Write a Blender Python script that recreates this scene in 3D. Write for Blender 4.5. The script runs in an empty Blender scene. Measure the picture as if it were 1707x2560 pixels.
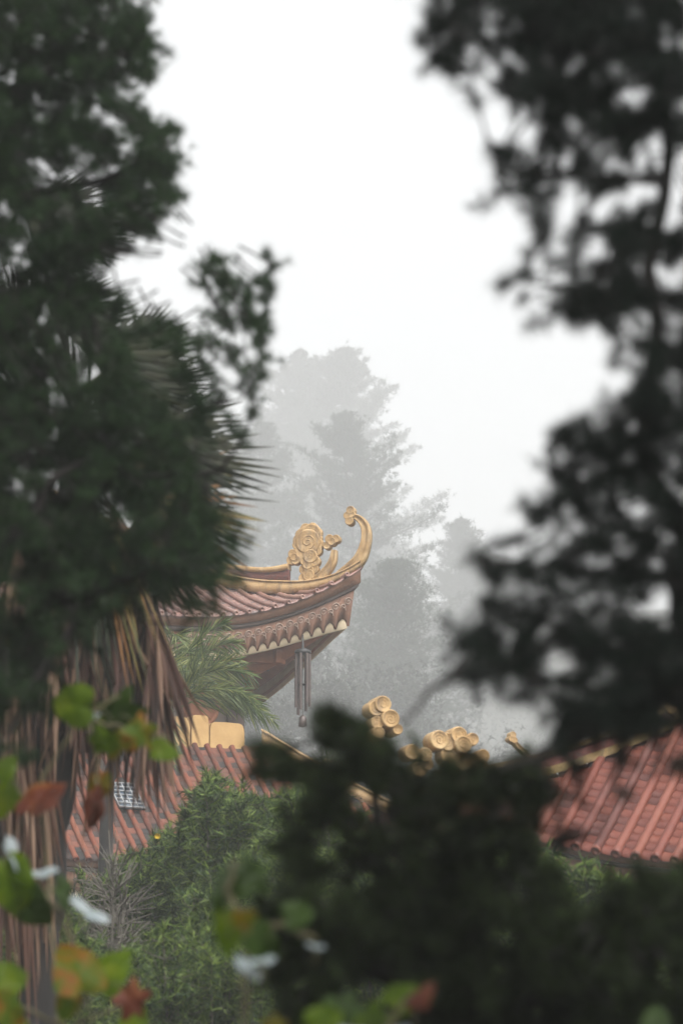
import bpy, math, random
import numpy as np
from mathutils import Vector
R = math.radians
scene = bpy.context.scene
COL = scene.collection

# ------------------------------------------------------------------ camera, sky, sun, exposure
CAM = np.array((0.0, 0.0, 1.6)); PITCH = R(12.0); FPX = 135/24*1707
cd = bpy.data.cameras.new('camera'); cam = bpy.data.objects.new('camera', cd); COL.objects.link(cam)
cam.location = CAM; cam.rotation_euler = (R(90)+PITCH, 0, 0)
cd.sensor_fit = 'HORIZONTAL'; cd.sensor_width = 24; cd.lens = 135
cd.clip_start = 0.5; cd.clip_end = 5000
cd.dof.use_dof = True; cd.dof.focus_distance = 81; cd.dof.aperture_fstop = 4.2
scene.camera = cam
SUN_EL, SUN_AZ = R(52), R(150)          # azimuth clockwise from +Y: behind the camera, to the right
w = bpy.data.worlds.new('World'); scene.world = w; w.use_nodes = True
nt = w.node_tree; nt.nodes.clear()
sky = nt.nodes.new('ShaderNodeTexSky'); sky.sky_type = 'NISHITA'; sky.sun_disc = False
sky.sun_elevation = SUN_EL; sky.sun_rotation = SUN_AZ; sky.air_density = 1.6; sky.dust_density = 6; sky.ozone_density = 1
hs = nt.nodes.new('ShaderNodeHueSaturation'); hs.inputs['Saturation'].default_value = 0.12
bgn = nt.nodes.new('ShaderNodeBackground'); bgn.inputs['Strength'].default_value = 0.15
wo = nt.nodes.new('ShaderNodeOutputWorld')
nt.links.new(sky.outputs[0], hs.inputs['Color']); nt.links.new(hs.outputs[0], bgn.inputs['Color']); nt.links.new(bgn.outputs[0], wo.inputs['Surface'])
sd = bpy.data.lights.new('sun', 'SUN'); sd.energy = 1.0; sd.angle = R(20); sd.color = (1, .96, .9)
so = bpy.data.objects.new('sun', sd); COL.objects.link(so)
sdir = Vector((math.sin(SUN_AZ)*math.cos(SUN_EL), math.cos(SUN_AZ)*math.cos(SUN_EL), math.sin(SUN_EL)))
so.rotation_euler = (-sdir).to_track_quat('-Z', 'Y').to_euler(); so.location = (0, -20, 60)
scene.view_settings.view_transform = 'Standard'; scene.view_settings.look = 'None'
scene.view_settings.gamma = 1; scene.view_settings.exposure = 1.05
cy = scene.cycles
cy.max_bounces = 6; cy.diffuse_bounces = 3; cy.glossy_bounces = 2; cy.transmission_bounces = 3
cy.volume_bounces = 1; cy.transparent_max_bounces = 4; cy.use_denoising = True
cy.sample_clamp_indirect = 5; cy.caustics_reflective = False; cy.caustics_refractive = False

# ------------------------------------------------------------------ helpers
FWD = np.array((0, math.cos(PITCH), math.sin(PITCH))); UP = np.array((0, -math.sin(PITCH), math.cos(PITCH))); RT = np.array((1.0, 0, 0))
def ray(px, py): return FWD + RT*((px-853.5)/FPX) + UP*((1280-py)/FPX)
def P(px, py, Y):
    d = ray(px, py); return CAM + d*(Y/d[1])
def PV(px, py, Y):
    px = np.asarray(px, float)[:, None]; py = np.asarray(py, float)[:, None]; Y = np.asarray(Y, float)[:, None]
    d = FWD + RT*((px-853.5)/FPX) + UP*((1280-py)/FPX); return CAM + d*(Y/d[:, 1:2])
def onplane(px, py, pt, n, off=0.0):
    d = ray(px, py); k = ((pt-CAM)@n)/(d@n); return CAM + d*k + n*off
def proj(p):
    d = np.asarray(p)-CAM; f = d@FWD; return 853.5+FPX*(d@RT)/f, 1280-FPX*(d@UP)/f
def nrm(v):
    v = np.asarray(v, float); return v/(np.linalg.norm(v, axis=-1, keepdims=True)+1e-12)
def hgt(x, y):
    y = np.asarray(y, float)
    z = np.interp(y, [-40, 5, 15, 33, 48, 78, 95, 130, 200, 300, 420, 560, 800, 960], [-.3, 0, .3, 2.0, 3.2, 6.0, 7.4, 11, 19, 33, 54, 82, 145, 170])
    return z + np.where(y > 60, .010*(y-60), 0)*np.sin(np.asarray(x)*.05+y*.02)

class MB:
    def __init__(s): s.c = []; s.n = 0
    def add(s, V, F):
        V = np.asarray(V, float).reshape(-1, 3); F = np.asarray(F, np.int64)
        s.c.append((V, F+s.n)); s.n += len(V); return s
    def build(s, name, mat, parent=None, smooth=False):
        V = np.concatenate([v for v, _ in s.c]) if s.c else np.zeros((0, 3))
        loops = np.concatenate([f.ravel() for _, f in s.c]); cnt = np.concatenate([np.full(len(f), f.shape[1]) for _, f in s.c])
        me = bpy.data.meshes.new(name)
        me.vertices.add(len(V)); me.loops.add(len(loops)); me.polygons.add(len(cnt))
        me.vertices.foreach_set('co', V.ravel().astype(np.float32))
        me.loops.foreach_set('vertex_index', loops.astype(np.int32))
        st = np.concatenate([[0], np.cumsum(cnt)[:-1]])
        me.polygons.foreach_set('loop_start', st.astype(np.int32))
        if smooth: me.polygons.foreach_set('use_smooth', np.ones(len(cnt), bool))
        me.update(calc_edges=True); me.validate()
        me.materials.append(mat)
        o = bpy.data.objects.new(name, me); COL.objects.link(o)
        if parent is not None:
            o.parent = parent; o.location = (0, 0, 0) if parent.parent else [-a for a in parent.location]   # vertices are in world space
        return o
def tag(o, label=None, cat=None, group=None, kind=None):
    for k, v in (('label', label), ('category', cat), ('group', group), ('kind', kind)):
        if v: o[k] = v
    return o
def empty(name, loc, label, cat, group=None):
    o = bpy.data.objects.new(name, None); COL.objects.link(o); o.location = [float(a) for a in loc]; o.empty_display_size = .3
    return tag(o, label, cat, group)

def tube(pts, rad, n=8, cap=True):
    P_ = np.asarray(pts, float); m = len(P_); rad = np.broadcast_to(np.asarray(rad, float), (m,))
    T = np.gradient(P_, axis=0); T = nrm(T)
    ref = np.array((0, 0, 1.)) if abs(T[:, 2]).max() < .93 else np.array((1., 0.13, 0))
    if abs(T@ref).max() > .97: ref = np.array((.3, 1., .2))
    A = nrm(np.cross(T, ref)); B = np.cross(T, A)
    th = np.arange(n)*2*math.pi/n
    V = P_[:, None]+rad[:, None, None]*(np.cos(th)[None, :, None]*A[:, None]+np.sin(th)[None, :, None]*B[:, None])
    V = V.reshape(-1, 3)
    i = np.arange(m-1)[:, None]*n; j = np.arange(n)[None]; j2 = (j+1) % n
    F = np.stack([i+j, i+j2, i+n+j2, i+n+j], -1).reshape(-1, 4)
    out = [(V, F)]
    if cap:
        for k in (0, m-1):
            c = P_[k][None]; idx = np.arange(n)
            out.append((np.concatenate([V[k*n:(k+1)*n], c]), np.stack([idx, (idx+1) % n, np.full(n, n)], -1)))
    return out
def addl(mb, lst):
    for V, F in lst: mb.add(V, F)
def box(mb, c, e, hx, hy, hz):
    """c centre, e = (ex,ey,ez) axes, half sizes"""
    ex, ey, ez = [np.asarray(a, float) for a in e]; c = np.asarray(c, float)
    V = [c+sx*hx*ex+sy*hy*ey+sz*hz*ez for sz in (-1, 1) for sy in (-1, 1) for sx in (-1, 1)]
    mb.add(V, [[0, 2, 3, 1], [4, 5, 7, 6], [0, 1, 5, 4], [2, 6, 7, 3], [0, 4, 6, 2], [1, 3, 7, 5]])
def lathe(mb, c, ax, prof, n=20):
    ax = nrm(ax); a = nrm(np.cross(ax, (0.1, .2, 1))); b = np.cross(ax, a); c = np.asarray(c, float)
    th = np.arange(n)*2*math.pi/n; ring = np.cos(th)[:, None]*a+np.sin(th)[:, None]*b
    V = np.concatenate([c+ax*h+ring*r for r, h in prof]); m = len(prof)
    i = np.arange(m-1)[:, None]*n; j = np.arange(n)[None]; j2 = (j+1) % n
    mb.add(V, np.stack([i+j, i+j2, i+n+j2, i+n+j], -1).reshape(-1, 4))
def grid(mb, G):
    """G: (a,b,3) array of points"""
    a, b = G.shape[:2]; i = np.arange(a-1)[:, None]*b; j = np.arange(b-1)[None]
    mb.add(G.reshape(-1, 3), np.stack([i+j, i+j+1, i+b+j+1, i+b+j], -1).reshape(-1, 4))

# ------------------------------------------------------------------ materials
def mat(name, cols, rough=.7, scale=4, detail=4, bump=0, bscale=40, island=0, spec=.5, transl=0, coord='Object', metal=0, stretch=None, dirt=None):
    m = bpy.data.materials.new(name); m.use_nodes = True; t = m.node_tree; b = t.nodes['Principled BSDF']; L = t.links.new
    tc = t.nodes.new('ShaderNodeTexCoord'); src = tc.outputs[coord]
    if stretch:
        mp = t.nodes.new('ShaderNodeMapping'); mp.inputs['Scale'].default_value = stretch; L(src, mp.inputs[0]); src = mp.outputs[0]
    nz = t.nodes.new('ShaderNodeTexNoise'); nz.inputs['Scale'].default_value = scale; nz.inputs['Detail'].default_value = detail; nz.inputs['Roughness'].default_value = .6
    L(src, nz.inputs['Vector'])
    cr = t.nodes.new('ShaderNodeValToRGB'); el = cr.color_ramp.elements
    n = len(cols)
    while len(el) < n: el.new(.5)
    for i, c in enumerate(cols): el[i].position = .3+.4*i/(n-1) if n > 1 else .5; el[i].color = (*c, 1)
    fac = nz.outputs['Fac']
    if island:
        ge = t.nodes.new('ShaderNodeNewGeometry'); mx = t.nodes.new('ShaderNodeMix'); mx.inputs[0].default_value = island
        L(nz.outputs['Fac'], mx.inputs[2]); L(ge.outputs['Random Per Island'], mx.inputs[3]); fac = mx.outputs[0]
    L(fac, cr.inputs[0]); colout = cr.outputs[0]
    if dirt:
        n2 = t.nodes.new('ShaderNodeTexNoise'); n2.inputs['Scale'].default_value = dirt[1]; n2.inputs['Detail'].default_value = 6; n2.inputs['Roughness'].default_value = .7
        m2 = t.nodes.new('ShaderNodeMapping'); m2.inputs['Scale'].default_value = (1, 1, .25); L(tc.outputs[coord], m2.inputs[0]); L(m2.outputs[0], n2.inputs['Vector'])
        rr = t.nodes.new('ShaderNodeMapRange'); rr.inputs[1].default_value = dirt[2]; rr.inputs[2].default_value = dirt[2]+.16
        L(n2.outputs['Fac'], rr.inputs[0]); mc = t.nodes.new('ShaderNodeMix'); mc.data_type = 'RGBA'
        mul = t.nodes.new('ShaderNodeMath'); mul.operation = 'MULTIPLY'; mul.inputs[1].default_value = dirt[3]; L(rr.outputs[0], mul.inputs[0])
        L(mul.outputs[0], mc.inputs[0]); L(colout, mc.inputs[6]); mc.inputs[7].default_value = (*dirt[0], 1); colout = mc.outputs[2]
    L(colout, b.inputs['Base Color']); b.inputs['Roughness'].default_value = rough; b.inputs['Metallic'].default_value = metal
    b.inputs['Specular IOR Level'].default_value = spec
    if bump:
        nb = t.nodes.new('ShaderNodeTexNoise'); nb.inputs['Scale'].default_value = bscale; nb.inputs['Detail'].default_value = 5; L(src, nb.inputs['Vector'])
        bp = t.nodes.new('ShaderNodeBump'); bp.inputs['Strength'].default_value = bump; bp.inputs['Distance'].default_value = .02
        L(nb.outputs['Fac'], bp.inputs['Height']); L(bp.outputs[0], b.inputs['Normal'])
    if transl:
        tr = t.nodes.new('ShaderNodeBsdfTranslucent'); L(colout, tr.inputs['Color']); ms = t.nodes.new('ShaderNodeMixShader'); ms.inputs[0].default_value = transl
        L(b.outputs[0], ms.inputs[1]); L(tr.outputs[0], ms.inputs[2]); L(ms.outputs[0], t.nodes['Material Output'].inputs['Surface'])
    return m
M = {}
M['ground'] = mat('ground_soil', [(0.018, 0.024, 0.012), (0.036, 0.036, 0.021)], .95, 1.5)
M['tile'] = mat('weathered_clay_tile', [(0.07806, 0.02772, 0.01826), (0.1464, 0.04805, 0.03043), (0.1951, 0.08131, 0.05478)], .42, 3, 5, .3, 30, .5, .6, dirt=((.09, .07, .065), 5, .55, .7))
M['tile_cap'] = mat('pale_cap_tile', [(0.1523, 0.0677, 0.05089), (0.2461, 0.1258, 0.09754), (0.3223, 0.1837, 0.1442)], .3, 3, 5, .2, 30, .4, .7, dirt=((.13, .10, .09), 5, .58, .7))
M['tile_orange'] = mat('mossy_orange_tile', [(0.07312, 0.01829, 0.009486), (0.1463, 0.03505, 0.0149), (0.1682, 0.05181, 0.02438)], .7, 3, 5, .3, 30, .4, .3, dirt=((.07, .06, .05), 6, .52, .8))
M['tile_dark'] = mat('mossy_dark_tile', [(0.02646, 0.02117, 0.01985), (0.06804, 0.03629, 0.02835), (0.1512, 0.05443, 0.03402)], .8, 3, 5, .3, 30, .6, .3)
M['tile_salmon'] = mat('salmon_clay_tile', [(0.07245, 0.01323, 0.006688), (0.1255, 0.0248, 0.01216), (0.1534, 0.03637, 0.01824)], .5, 3, 5, .25, 30, .5, .4, dirt=((.12, .07, .06), 5, .6, .6))
M['rib_salmon'] = mat('salmon_cap_tile', [(0.07776, 0.01667, 0.009364), (0.1432, 0.03334, 0.01872), (0.1742, 0.05, 0.02809)], .45, 2.5, 5, .2, 30, .5, .4, dirt=((.12, .07, .06), 4, .58, .6))
M['yellow'] = mat('ochre_plaster', [(0.32, 0.1976, 0.0816), (0.432, 0.2812, 0.1292), (0.48, 0.342, 0.1836)], .7, 5, 6, .5, 25, 0, .3, dirt=((.14, .10, .07), 7, .51, .8))
M['ochre_mossy'] = mat('mossy_ochre_plaster', [(.10, .075, .035), (.22, .15, .06), (.34, .22, .10)], .8, 4, 6, .5, 25, 0, .3, dirt=((.06, .055, .045), 5, .5, .8))
M['ochre_red'] = mat('worn_red_panel', [(0.096, 0.03, 0.024), (0.168, 0.054, 0.042), (0.072, 0.048, 0.042)], .8, 12, 6, .8, 40)
M['fascia'] = mat('pink_brown_board', [(0.1171, 0.05376, 0.02843), (0.1933, 0.0935, 0.05016)], .7, 3, 6, .4, 20, 0, .3, dirt=((.10, .065, .05), 5, .55, .5))
M['frieze'] = mat('carved_brown_board', [(0.1145, 0.04938, 0.02597), (0.1788, 0.0823, 0.04452)], .7, 6, 5, .3, 30)
M['relief'] = mat('lit_carving', [(0.1781, 0.1187, 0.091), (0.3087, 0.225, 0.1756)], .6, 6, 5, .2, 30)  # relief coloured lighter than the frieze, painting in light-catching carved edges
M['dark_board'] = mat('dark_soffit_board', [(.05, .035, .03), (.08, .055, .045)], .8, 4)
M['beam'] = mat('painted_brown_beam', [(0.2759, 0.1002, 0.04311), (0.4265, 0.164, 0.0739)], .7, 3, 5, .3, 20)
M['cream'] = mat('cream_paint', [(0.5115, 0.4125, 0.2722), (0.627, 0.528, 0.3713)], .6, 6, 5, .2, 30, dirt=((.2, .15, .1), 8, .6, .5))
M['wall'] = mat('plaster_wall', [(.15, .115, .095), (.22, .17, .14)], .85, 2)
M['wall_yellow'] = mat('yellow_plaster_wall', [(0.3705, 0.2218, 0.081), (0.4703, 0.3001, 0.1188)], .8, 2.5, 6, .3, 15, dirt=((.55, .5, .42), 4, .58, .7))
M['metal_dark'] = mat('dark_metal', [(0.012, 0.012, 0.0128), (0.024, 0.024, 0.024)], .5, 8)
M['metal_tube'] = mat('aged_metal_tube', [(0.0672, 0.0504, 0.0462), (0.1092, 0.084, 0.0756)], .45, 8, metal=.4)
M['glass'] = mat('blue_grey_glass', [(0.045, 0.0675, 0.0945), (0.072, 0.099, 0.126)], .2, 3)
M['metal_light'] = mat('worn_light_metal', [(.22, .23, .24), (.36, .37, .38)], .5, 9)
M['white'] = mat('white_painted_metal', [(0.56, 0.576, 0.592), (0.64, 0.64, 0.64)], .4, 5)
M['bark'] = mat('dark_bark', [(0.0054, 0.0045, 0.0039), (0.015, 0.012, 0.0105)], .95, 6, 6, .6, 20, stretch=(1, 1, .2))
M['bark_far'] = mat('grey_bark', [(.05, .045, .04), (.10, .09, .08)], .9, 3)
M['twig'] = mat('pale_bare_twig', [(0.064, 0.056, 0.044), (0.12, 0.108, 0.088)], .8, 10)
M['needle_black'] = mat('dark_pine_needles', [(0.002975, 0.006072, 0.004131), (0.00661, 0.01171, 0.007575)], .5, 6, 3, island=.4, spec=.08)
M['needle_mass'] = mat('deep_green_shrub_leaves', [(.003, .005, .002), (.009, .014, .006), (.022, .034, .012), (.04, .06, .02)], .6, 6, 3, island=.4, spec=.05)
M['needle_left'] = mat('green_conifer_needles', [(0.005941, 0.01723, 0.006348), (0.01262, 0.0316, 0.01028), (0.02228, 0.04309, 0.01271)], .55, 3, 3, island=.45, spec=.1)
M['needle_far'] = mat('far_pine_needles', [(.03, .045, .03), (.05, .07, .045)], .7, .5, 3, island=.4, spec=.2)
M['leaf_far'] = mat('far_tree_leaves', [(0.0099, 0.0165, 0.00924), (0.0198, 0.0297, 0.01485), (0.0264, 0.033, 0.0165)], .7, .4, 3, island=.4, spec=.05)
M['leaf_shrub'] = mat('narrow_shrub_leaves', [(0.01122, 0.02856, 0.00646), (0.02805, 0.05902, 0.01292), (0.07013, 0.1142, 0.02422), (0.1496, 0.2094, 0.04038)], .5, 1.6, 4, island=.5, spec=.18, transl=.25)
M['leaf_blue'] = mat('blue_green_conifer_leaves', [(0.009, 0.01575, 0.0135), (0.018, 0.027, 0.0225)], .6, 2, 3, island=.4, spec=.3)
M['palm_fan'] = mat('fan_palm_blade', [(0.005376, 0.009216, 0.00384), (0.01075, 0.01536, 0.005376), (0.01997, 0.0215, 0.006912)],   .55, 2, 3, island=.35, spec=.2, transl=.06)
M['palm_tip'] = mat('yellowing_palm_blade', [(0.06, 0.072, 0.018), (0.18, 0.132, 0.03), (0.216, 0.096, 0.03)], .45, 5, 4, island=.5, spec=.4, transl=.25)
M['palm_dead'] = mat('dry_brown_frond', [(0.0119, 0.0068, 0.0048), (0.0408, 0.01428, 0.0084), (0.07225, 0.034, 0.0204), (0.1445, 0.0884, 0.057)], .7, 3, 4, island=.7, spec=.3, transl=.1)
M['palm_small'] = mat('feather_palm_leaflet', [(.05, .08, .03), (.11, .16, .05), (.30, .32, .10)], .4, 1.5, 3, island=.5, spec=.5, transl=.25)
M['palm_grey'] = mat('dry_grey_fibre', [(.07, .07, .06), (.16, .15, .13)], .7, 3, 3, island=.5, spec=.4)
def vleaf(name, cols, scale, spec=.15, rough=.5, tr=.6): return mat(name, cols, rough, scale, 4, .2, 30, 0, spec, tr)
M['vine_green'] = vleaf('green_vine_leaf', [(0.045, 0.081, 0.003), (0.0825, 0.135, 0.005), (0.15, 0.189, 0.008)], 9)
M['vine_turning'] = vleaf('turning_vine_leaf', [(.05, .09, .006), (.075, .115, .008), (.13, .11, .008), (.22, .085, .01), (.12, .03, .01)], 13)
M['vine_red'] = vleaf('red_brown_vine_leaf', [(.04, .013, .007), (.08, .02, .01), (.15, .06, .01)], 10, tr=.3)
M['vine_dark'] = vleaf('dark_vine_leaf', [(0.014, 0.028, 0.0042), (0.0308, 0.0588, 0.007)], 8, tr=.3)
M['vine_pale'] = mat('sky_glint_leaf', [(0.126, 0.1568, 0.1618), (0.1932, 0.224, 0.2285)], .3, 9, 4, .2, 30, 0, .8, 0)  # whitened base colour imitates sky glints on glossy green leaves
M['vine_stem'] = mat('vine_stem', [(.05, .04, .02), (.09, .08, .03)], .7, 20)
M['flower'] = mat('yellow_petal', [(0.45, 0.3, 0.012), (0.48, 0.36, 0.024)], .5, 20)

# ------------------------------------------------------------------ ground
def make_ground():
    xs = np.concatenate([np.linspace(-460, -60, 19), np.linspace(-50, 50, 41), np.linspace(60, 460, 19)])
    ys = np.concatenate([np.linspace(-40, 120, 81), np.linspace(124, 960, 120)])
    X, Y = np.meshgrid(xs, ys); Z = hgt(X, Y); mb = MB(); grid(mb, np.stack([X, Y, Z], -1))
    tag(mb.build('ground', M['ground'], smooth=True), kind='structure')
make_ground()

# ------------------------------------------------------------------ roofs
class Roof:
    def __init__(s, A, H, up, p, flare, rise, corner_px, sign, Y, cv=.38, qe=7):
        """square roof rotated by A (eave axis e1), corner (sign*H,-H) lands at the given image point and distance"""
        s.A = A; s.H = H; s.up = up; s.p = p; s.fl = flare; s.rise = rise; s.cv = cv; s.qe = qe
        s.e1 = np.array((math.cos(A), math.sin(A), 0)); s.e2 = np.array((-math.sin(A), math.cos(A), 0)); s.ez = np.array((0, 0, 1.))
        s.O = np.zeros(3); c = s.E(0, sign, 0, 0); s.O = P(*corner_px, Y)-c
        s.sign = sign
    def loc(s, k, x, y, z):
        for _ in range(k): x, y = -y, x
        x, y, z = np.broadcast_arrays(*[np.asarray(a, float) for a in (x, y, z)])
        return s.O+x[..., None]*s.e1+y[..., None]*s.e2+z[..., None]*s.ez
    def E(s, k, t, off=0, dz=0):
        t = np.asarray(t, float); a = abs(t)
        x = t*(s.H+off)+np.sign(t)*s.fl*a**5; y = -(s.H+off+s.fl*a**4)
        return s.loc(k, x, y, s.up*a**s.p+dz*(1+.45*a**8+(.5*(1-a*a) if k == 1 else 0)))
    def S(s, k, x, v, dz=0):
        """surface point on side k, x along eave, v up slope"""
        x = np.asarray(x, float); v = np.asarray(v, float); d = s.H*(1-v)
        t = np.clip(x/np.maximum(d, 1e-4), -1, 1); a = abs(t); q = (1-v)
        xx = x+np.sign(t)*s.fl*a**5*q**3; yy = -(d+s.fl*a**4*q**3)
        z = s.rise*((1-s.cv)*v+s.cv*v*v)+s.up*a**s.p*q**s.qe+dz
        return s.loc(k, xx, yy, z)
def tile_faces(r, root, sides, pitch, vtop, course, pan_mat, rib_mat, rib_r=.07):
    for k in sides:
        pan = MB(); rib = MB(); n = int(r.H/pitch)
        L = math.hypot(r.H, r.rise); nc = int(L/course); dv = 1/nc
        for i in range(-n, n+1):
            x = i*pitch
            vm = min(vtop, 1-abs(x)/r.H)
            if vm > .02:
                m = max(3, int(vm*L/.1)); v = np.linspace(-.012, vm, m)
                pts = r.S(k, x, v, .035); rr = rib_r*(1+.13*((np.arange(m) % 3) == 0)); addl(rib, tube(pts, rr, 8))
                lathe(rib, pts[0]-(pts[1]-pts[0])*.05, pts[0]-pts[1], [(0, .015), (rib_r*.55, .02), (rib_r*.6, .035), (rib_r*1.12, .035), (rib_r*1.15, 0)], 10)
            x0, x1 = x, x+pitch
            if i == n: break
            for c in range(nc):
                va, vb = c*dv, (c+1)*dv
                if va >= vtop: break
                if r.H*(1-va) < min(abs(x0), abs(x1)): break
                xs = np.clip(np.array([x0, x0+pitch*.3, x0+pitch*.5, x0+pitch*.7, x1]), -r.H*(1-va), r.H*(1-va))
                dip = np.array([.0, -.018, -.022, -.018, .0])
                G = np.stack([r.S(k, xs, np.full(5, va-.004), dip-.02), r.S(k, xs, np.full(5, va-.004), dip+.034), r.S(k, xs, np.full(5, vb), dip-.01)])
                grid(pan, G)
        pan.build('roof_tiles', pan_mat, root); rib.build('cap_tiles', rib_mat, root, True)
def sweep(r, k, prof, ts, mb):
    G = np.stack([r.E(k, ts, o, z) for o, z in prof]+[r.E(k, ts, *prof[0])]); grid(mb, G)
def spiral(c, ax, u, r0, turns=1.6, rad=.012, flip=1, n=26):
    ax = nrm(ax); u = nrm(u-ax*(u@ax)); v = np.cross(ax, u)*flip
    th = np.linspace(0, turns*2*math.pi, n); rr = r0*(1-.9*th/th[-1])
    return tube(c+rr[:, None]*(np.cos(th)[:, None]*u+np.sin(th)[:, None]*v), rad, 5)
def eave(r, root, sides, mats=('fascia', 'frieze', 'cream'), pitch=.23, relief=True, depth=1.0, inner=1.5):
    f = MB(); mo = MB(); fr = MB(); cr = MB(); so = MB(); rl_ = MB(); ts = np.linspace(-1, 1, 81); D = depth
    for k in sides:
        sweep(r, k, [(-.02, -.03), (-.02, -.155*D), (-.10, -.165*D), (-.10, -.03)], ts, f)
        sweep(r, k, [(-.06, -.167*D), (-.05, -.19*D), (-.10, -.225*D), (-.20, -.225*D), (-.20, -.167*D)], ts, mo)
        # scalloped frieze
        n = int(2*r.H/pitch); m = n*12; t = np.linspace(-1, 1, m+1); ph = (np.arange(m+1)/12) % 1
        aa = np.abs(2*ph-1); low = -.60*D+.125*(1-aa**4)+.022*np.clip(1-aa*2.0, 0, 1)
        G = np.stack([r.E(k, t, -.20, -.227*D), r.E(k, t, -.12, -.227*D), r.E(k, t, -.20, low), r.E(k, t, -.25, low), r.E(k, t, -.25, -.227*D)])
        grid(fr, G)
        sweep(r, k, [(-.26, -.36*D), (-.235, -.62*D), (-.30, -.64*D), (-.33, -.36*D)], ts, cr)
        if relief:
            for i in range(n):
                tc = -1+(i+.5)*2/n; c = r.E(k, tc, -.155, -.33*D); a = r.E(k, tc+.01, -.16, -.42*D)-r.E(k, tc-.01, -.16, -.42*D)
                out = r.loc(k, 0, -1, 0)-r.O; nn = nrm(np.cross(nrm(a), nrm(r.E(k, tc, -.12, -.3)-r.E(k, tc, -.19, -.55)))); nn = nn*np.sign(nn@out)
                sc = D
                addl(rl_, spiral(c+nrm(a)*.055+nn*.004, nn, nrm(a), .062*sc, 1.5, .017, 1, 18))
                addl(rl_, spiral(c-nrm(a)*.055-np.array((0, 0, .05))*sc, nn, -nrm(a), .045*sc, 1.2, .015, -1, 14))
                addl(rl_, tube(np.stack([c+np.array((0, 0, .1))*sc, c-nrm(a)*.03, c-np.array((0, 0, .12))*sc]), .011, 4))
        tt = np.linspace(-1, 1, 61)
        G = np.stack([r.E(k, tt, -.30, -.46*D), r.E(k, tt*.92, -inner, -.18*D)]); grid(so, G)
        G = np.stack([r.E(k, tt, -.31, -.30*D), r.E(k, tt, -.31, -.59*D)]); grid(so, G)
    f.build('fascia', M[mats[0]], root); mo.build('moulding', M['dark_board'], root)
    fo = fr.build('carved_frieze', M[mats[1]], root)
    if relief: rl_.build('scroll_relief', M['relief'], root)
    cr.build('scalloped_trim', M[mats[2]], root); so.build('soffit', M['beam'], root)
def hipline(r, k, sx, v, dz=0, off=0):
    v = np.asarray(v, float); d = r.H*(1-v); q = (1-v); e = r.fl*q**3
    return r.loc(k, sx*(d+e), -(d+e), r.rise*((1-r.cv)*v+r.cv*v*v)+r.up*q**r.qe+dz)
def bar(mb, pts, side, w, z0, z1):
    """vertical band following pts, thickness w across side, between z0 and z1 (arrays or scalars)"""
    pts = np.asarray(pts); z = np.array((0, 0, 1.)); z0 = np.broadcast_to(z0, (len(pts),))[:, None]*z; z1 = np.broadcast_to(z1, (len(pts),))[:, None]*z
    a = side*w/2
    grid(mb, np.stack([pts-a+z0, pts-a+z1-z*.01, pts-a*.8+z1, pts+a*.8+z1, pts+a+z1-z*.01, pts+a+z0, pts-a+z0]))
    for i in (0, -1):
        mb.add([pts[i]-a+z0[i], pts[i]-a+z1[i], pts[i]+a+z1[i], pts[i]+a+z0[i]], [[0, 1, 2, 3]])
class Carve:
    """scroll ornaments lying in the vertical plane of a hip; image points are cast onto that plane"""
    def __init__(s, pt, n, Y): s.pt = pt; s.n = nrm(n); s.s = Y/FPX; s.u = nrm(np.cross(s.n, (0, 0, 1.)))
    def q(s, px, py, off=0): return onplane(px, py, s.pt, s.n, off)
    def disc(s, mb, px, py, r, th=.1, flip=1, spir=True, off=0, ang=0):
        c = s.q(px, py, off); R_ = r*s.s
        lathe(mb, c, s.n, [(0.0, -th), (R_*.9, -th), (R_, -th*.8), (R_*1.0, th*.75), (R_*.93, th*.96), (R_*.84, th), (R_*.76, th*.93), (0, th*.93)], 26)
        if spir:
            u = s.u*math.cos(ang)+np.array((0, 0, 1.))*math.sin(ang)
            addl(mb, spiral(c+s.n*th*.93, s.n, u, R_*.60, 1.6, R_*.055, flip, 34))
    def horn(s, mb, pts, wid, th=.08):
        C = np.array([s.q(a, b) for a, b in pts]); m = 6
        t = np.linspace(0, len(C)-1, (len(C)-1)*m+1)
        # smooth (Catmull-Rom)
        Cx = np.vstack([2*C[0]-C[1], C, 2*C[-1]-C[-2]]); out = []; W = np.interp(t, np.arange(len(C)), np.asarray(wid, float))*s.s/2
        for a in t:
            i = min(int(a), len(C)-2); f = a-i; p0, p1, p2, p3 = Cx[i:i+4]
            out.append(.5*((2*p1)+(-p0+p2)*f+(2*p0-5*p1+4*p2-p3)*f*f+(-p0+3*p1-3*p2+p3)*f**3))
        C = np.array(out); T = nrm(np.gradient(C, axis=0)); B = nrm(np.cross(T, s.n))
        prof = [(-1, -.8), (-1, .6), (-.88, 1), (-.62, 1), (-.5, .7), (.3, .7), (.42, 1), (.88, 1), (1, .6), (1, -.8), (-1, -.8)]
        G = np.stack([C+B*(W*a)[:, None]+s.n*(th*b) for a, b in prof]); grid(mb, G)
        for i in (0, -1): mb.add(G[:-1, i], [list(range(len(prof)-1))])

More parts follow.
